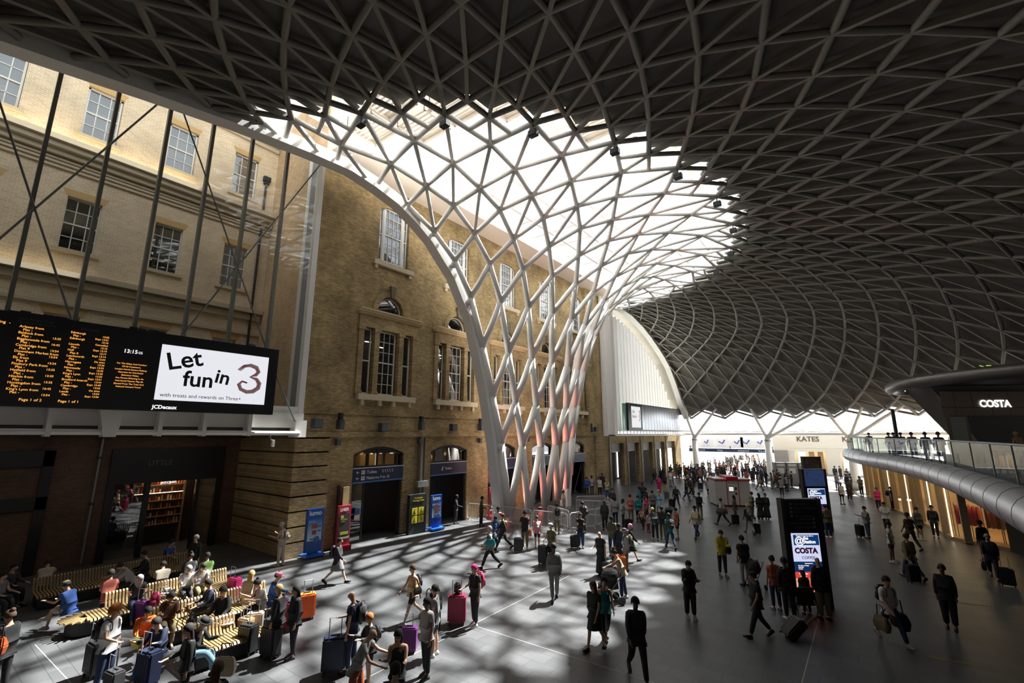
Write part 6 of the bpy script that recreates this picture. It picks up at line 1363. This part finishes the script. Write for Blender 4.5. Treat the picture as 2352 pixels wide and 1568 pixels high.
# ---------------------------------------------------------------- middle distance groups
MID = [(1390, 1218, 'a', 'stand', 'jacket:char', 'long:black', 'long:brown', 'woman in dark jacket at the right end of the barriers', 1.7),
 (1408, 1278, 'a', 'wait', 'tee:olive', 'long:navy', 'short:dhair', 'man in olive t-shirt and navy trousers, back to the camera', 1.78),
 (1414, 1205, 'a', 'stand', 'jacket:lgrey', 'long:jeans', 'short:dhair', 'person in white hooded top at the edge of the group', 1.72),
 (1408, 1180, 't', 'stand', 'jacket:char', 'long:black', 'short:dhair', 'man with white collar behind the white hooded top', 1.74),
 (1432, 1210, 'r', 'hold', 'tee:lgrey', 'long:char', 'long:dhair', 'woman with long black hair beside the white hooded top', 1.64),
 (1450, 1198, 'a', 'wait', 'tee:salmon', 'long:khaki', 'short:dhair', 'person in patterned pinkish shirt in the group', 1.7),
 (1468, 1200, 'a', 'stand', 'long:teal', 'long:black', 'short:dhair', 'person in dark teal standing in the group', 1.68),
 (1487, 1195, 'l', 'hold', 'tee:magenta', 'long:char', 'short:dhair', 'person in bright pink shirt leaning over red suitcases', 1.64),
 (1478, 1215, 'tl', 'reach', 'tee:cream', 'long:char', 'short:brown', 'child in pale top among the red suitcases', 1.25),
 (1490, 1222, 'tr', 'stand', 'tee:white', 'long:red', 'short:dhair', 'small child in white and red beside the red suitcases', 1.1),
 (1501, 1185, 'a', 'stand', 'tee:grey', 'long:char', 'short:dhair', 'person in dark grey t-shirt left of the blond woman', 1.7),
 (1516, 1180, 'a', 'pull', 'long:lblue', 'skirt:lblue', 'long:blond', 'blond woman in loose pale blue shirt pulling a black case', 1.7),
 (1506, 1240, 'a', 'reach', 'tee:char', 'long:black', 'short:yellow', 'person in dark clothes with a yellow scarf leaning over luggage', 1.68),
 (1524, 1238, 'a', 'stand', 'tee:char', 'long:khaki', 'short:dhair', 'person in charcoal between the yellow scarf and the teal rucksack', 1.7),
 (1541, 1260, 'a', 'walk', 'tee:teal', 'long:jeans', 'short:dhair', 'person in teal and jeans with a large dark rucksack', 1.74),
 (1557, 1238, 'l', 'stand', 'tee:rust', 'shorts:black', 'short:dhair', 'boy in orange-red t-shirt and black shorts', 1.6),
 (1450, 1290, 'r', 'walk', 'jacket:black', 'skirt:black', 'hijab:pink', 'person in black coat with pink headscarf walking right', 1.66),
 (1425, 1300, 'a', 'stand', 'long:navy', 'long:char', 'short:dhair', 'man in navy just behind the pink headscarf', 1.74),
 (1555, 1166, 'a', 'pull', 'long:char', 'long:navy', 'short:ghair', 'person in dark top with pale collar leading a black case away', 1.74),
 (1515, 1133, 't', 'stand', 'tee:magenta', 'wide:magenta', 'short:dhair', 'woman in bright pink before the colonnade', 1.66),
 (1528, 1130, 'a', 'stand', 'tee:black', 'long:yellow', 'short:dhair', 'person in yellow trousers beside the woman in bright pink', 1.7),
 (1541, 1118, 'a', 'stand', 'tee:white', 'long:lgrey', 'short:dhair', 'person in white t-shirt beyond the yellow trousers', 1.74),
 (1601, 1235, 'tl', 'walk', 'jacket:cream', 'long:jeans', 'short:dhair', 'man in cream jacket swinging his arm walking left', 1.74),
 (1609, 1192, 't', 'wait', 'tee:black', 'long:khaki', 'short:dhair', 'person in black t-shirt with a white print walking towards the camera', 1.72),
 (1629, 1143, 'a', 'stand', 'tee:lgrey', 'shorts:char', 'short:dhair', 'person in pale t-shirt and shorts left of the ticket machines', 1.72),
 (1661, 1206, 'al', 'walk', 'tee:white', 'long:char', 'short:dhair', 'woman in white top with a rust bag before the ticket machines', 1.66),
 (1691, 1198, 'l', 'stand', 'vest:brown', 'shorts:khaki', 'long:dhair', 'woman with orange strap standing at the ticket machines', 1.64),
 (1723, 1226, 'a', 'pull', 'tee:char', 'long:lgrey', 'long:blond', 'woman with long fair hair and grey rucksack pulling a small case', 1.68),
 (1730, 1190, 'r', 'hold', 'tee:olive', 'long:char', 'short:dhair', 'man in olive drinking beside the ticket machines', 1.72),
 (1748, 1192, 'a', 'stand', 'long:black', 'longskirt:black', 'long:dhair', 'woman in long black dress, left of two', 1.66),
 (1763, 1192, 'tl', 'stand', 'jacket:black', 'longskirt:black', 'short:brown', 'woman in long black coat, right of two', 1.66),
 (1797, 1140, 'a', 'stand', 'tee:lgrey', 'long:black', 'cap:white', 'person in white t-shirt and white cap beyond the second totem', 1.72),
 (1848, 1142, 'a', 'stand', 'tee:salmon', 'wide:black', 'short:blond', 'woman in bright salmon top just left of the second totem', 1.64),
 (1936, 1158, 't', 'stand', 'tee:white', 'shorts:char', 'cap:lgrey', 'man in white t-shirt with a crossbody strap right of the second totem', 1.72),
 (1953, 1150, 't', 'hold', 'long:char', 'long:char', 'short:dhair', 'person carrying a yellow bag right of the second totem', 1.7),
 (1470, 1172, 'r', 'stand', 'jacket:teal', 'long:black', 'short:dhair', 'person in open jacket over turquoise near the colonnade', 1.7),
 (1486, 1176, 'l', 'stand', 'jacket:black', 'long:black', 'short:dhair', 'dark figure facing the turquoise shirt', 1.7),
 (1478, 1160, 'a', 'stand', 'long:char', 'long:black', 'short:dhair', 'dark figure behind the turquoise shirt', 1.7),
 (1360, 1135, 'a', 'stand', 'tee:lgrey', 'long:jeans', 'short:dhair', 'person in pale grey beyond the barriers by the far doorway', 1.7),
 (1378, 1138, 't', 'stand', 'tee:white', 'long:black', 'short:dhair', 'person in white beyond the barriers by the far doorway', 1.66),
 (1395, 1145, 'a', 'stand', 'tee:cream', 'long:blue', 'long:blond', 'fair-haired woman in cream beyond the barriers', 1.66),
 (1348, 1140, 'a', 'stand', 'long:blue', 'long:black', 'short:dhair', 'person in blue half hidden by the funnel', 1.7),
 (1385, 1128, 'a', 'stand', 'jacket:black', 'long:black', 'short:dhair', 'dark figure at the foot of the far brick pier', 1.72)]
for m_ in MID:
    a = P(m_[0], m_[1], m_[2], m_[3], m_[4], m_[5], m_[6], m_[7], h=m_[8], skin=(m_[0]*7+m_[1]) % 4, shoes='char' if m_[0] % 3 else 'lgrey')
    if 'dark rucksack' in m_[7]: backpack_on(a, 'char', 'large dark rucksack with teal top on the person in jeans')
    if 'pulling a small case' in m_[7]: wheel_by(a, 'char', 'small dark cabin case beside the fair-haired woman', 1, -.1, .9); backpack_on(a, 'grey', 'grey rucksack on the fair-haired woman')
    if 'pulling a black case' in m_[7]: wheel_by(a, 'black', 'tilted black case behind the blond woman in pale blue', 1, -.6, 1, radians(40))
    if 'rust bag' in m_[7]: bag_on(a, 'rust', 'rust red bag on the woman before the ticket machines', 1, 1.2, .7); bag_on(a, 'char', 'dark bag on the other arm of the woman before the ticket machines', -1, 1.3, .7)
    if 'yellow bag' in m_[7]: bag_on(a, 'orange', 'yellow carrier bag right of the second totem', -1, 1.0, .5)
    if 'black case away' in m_[7]: wheel_by(a, 'black', 'black case led away from the camera in mid hall', -1, .1, 1)
    if 'leaning over red' in m_[7]: wheel_by(a, 'red', 'red suitcase in the group of travellers, left one', -1, .35, 1.0); wheel_by(a, 'rust', 'dull red suitcase in the group of travellers, right one', 1, .3, 1.0)
    if 'drinking beside' in m_[7]: pass
SC(1690, 1205, 0, YAW, 'black', 'black suitcase in front of the woman with the orange strap', .95)
SC(1415, 1290, 0, YAW, 'char', 'dark suitcase at the feet of the man in olive', .95)
SC(1444, 1218, 0, YAW, 'black', 'black suitcase beside the woman with long black hair', 1)
SC(1532, 1145, 0, YAW, 'grey', 'grey trolley case behind the yellow trousers', .9)
# ---------------------------------------------------------------- far crowd: real individuals, too small and dark to tell apart
rng = random.Random(11)
TOPS = ['long:black', 'tee:char', 'jacket:black', 'tee:navy', 'long:char', 'tee:grey', 'jacket:navy', 'tee:rust', 'tee:lgrey', 'long:black', 'long:brown', 'tee:olive', 'long:black', 'jacket:char']
LEGS = ['long:black', 'long:jeans', 'shorts:char', 'wide:black', 'long:char', 'skirt:black', 'long:khaki']
HAIR = ['short:dhair', 'short:brown', 'long:dhair', 'pony:brown', 'cap:char', 'short:dhair', 'bun:dhair', 'long:blond']
PO = ['stand', 'walk', 'hold', 'step', 'wait', 'pull', 'phone']
used = []
def crowd(n, box, label, group, tries=40, tall=1.7):
    k = 0
    while k < n:
        for _ in range(tries):
            px = rng.uniform(box[0], box[1]); py = box[2]+(box[3]-box[2])*rng.random()**1.0; q = at_z(px, py)
            if all((q.x-x)**2+(q.y-y)**2 > .3 for x, y in used) and q.x > -21.3 and (q.y < 80.5 or 85.5 < q.y) and not (-9.5 < q.x < -3 and 60.5 < q.y < 65) and not (-3.6 < q.x < -1.6 and 32 < q.y < 36): break
        used.append((q.x, q.y)); k += 1
        person((q.x, q.y), rng.uniform(0, 6.28), rng.choice(PO), rng.choice(TOPS), rng.choice(LEGS), rng.choice(HAIR), label, rng.uniform(1.6, 1.82), rng.randrange(4), 'char', group, detail=False)
crowd(78, (1590, 1790, 1072, 1112), 'small dark silhouetted traveller in the packed crowd before the bright ticket gates', 'crowd before the ticket gates')
crowd(34, (1740, 1860, 1078, 1128), 'small dark traveller in the knot of people between the ticket machines and the second totem', 'crowd left of the second totem')
crowd(26, (1500, 1600, 1072, 1112), 'small dim traveller standing before the colonnade and first branching column', 'crowd before the colonnade')
crowd(20, (1595, 1745, 1058, 1070), 'tiny silhouette beyond the ticket gates against the white light', 'people beyond the ticket gates')
crowd(14, (1920, 1990, 1095, 1140), 'small dark traveller beneath the tip of the balcony', 'people beneath the balcony tip')
crowd(9, (1570, 1730, 1115, 1150), 'small dark traveller just left of the ticket machines in mid hall', 'people around the ticket machines')
for i in range(10):
    q = at_z(rng.uniform(1590, 1860), rng.uniform(1080, 1125)); c = suitcase((q.x, q.y), rng.uniform(0, 3), rng.choice(['black', 'char', 'navy', 'grey']), 'small dark suitcase among the far crowd', rng.uniform(.8, 1.1)); c['group'] = 'suitcases among the far crowd'
# people on the balcony
for i, (x, y, tp, lb) in enumerate([(.45, 48.6, 'long:black', 'dark figure leaning on the balcony rail nearest the balcony tip'), (1.5, 42.2, 'long:char', 'dark figure on the balcony, second from the tip'), (1.75, 41.2, 'jacket:black', 'dark figure on the balcony just left of the slim post'), (2.05, 40.2, 'long:char', 'dark figure on the balcony right of the slim post'), (2.35, 36.6, 'long:black', 'dark figure on the balcony under the canopy edge'), (2.8, 34.6, 'jacket:navy', 'dark figure on the balcony by the coffee bar corner'), (3.15, 32.6, 'jacket:black', 'taller dark figure right beside the coffee bar corner'), (6.2, 33.9, 'long:tan', 'dim fair-haired figure at the coffee bar counter')]):
    o = person((x, y), YAW+rng.uniform(-1, 1), 'hold', tp, 'long:black', 'short:dhair' if i < 7 else 'short:blond', lb, 1.68, 1); o.location.z = 4.1
for o in (SUITP, BACKP, TOTEP):
    for ch in list(o.children): bpy.data.objects.remove(ch)
    bpy.data.objects.remove(o)
for o in bpy.data.objects:
    if '_pose' in o: del o['_pose']
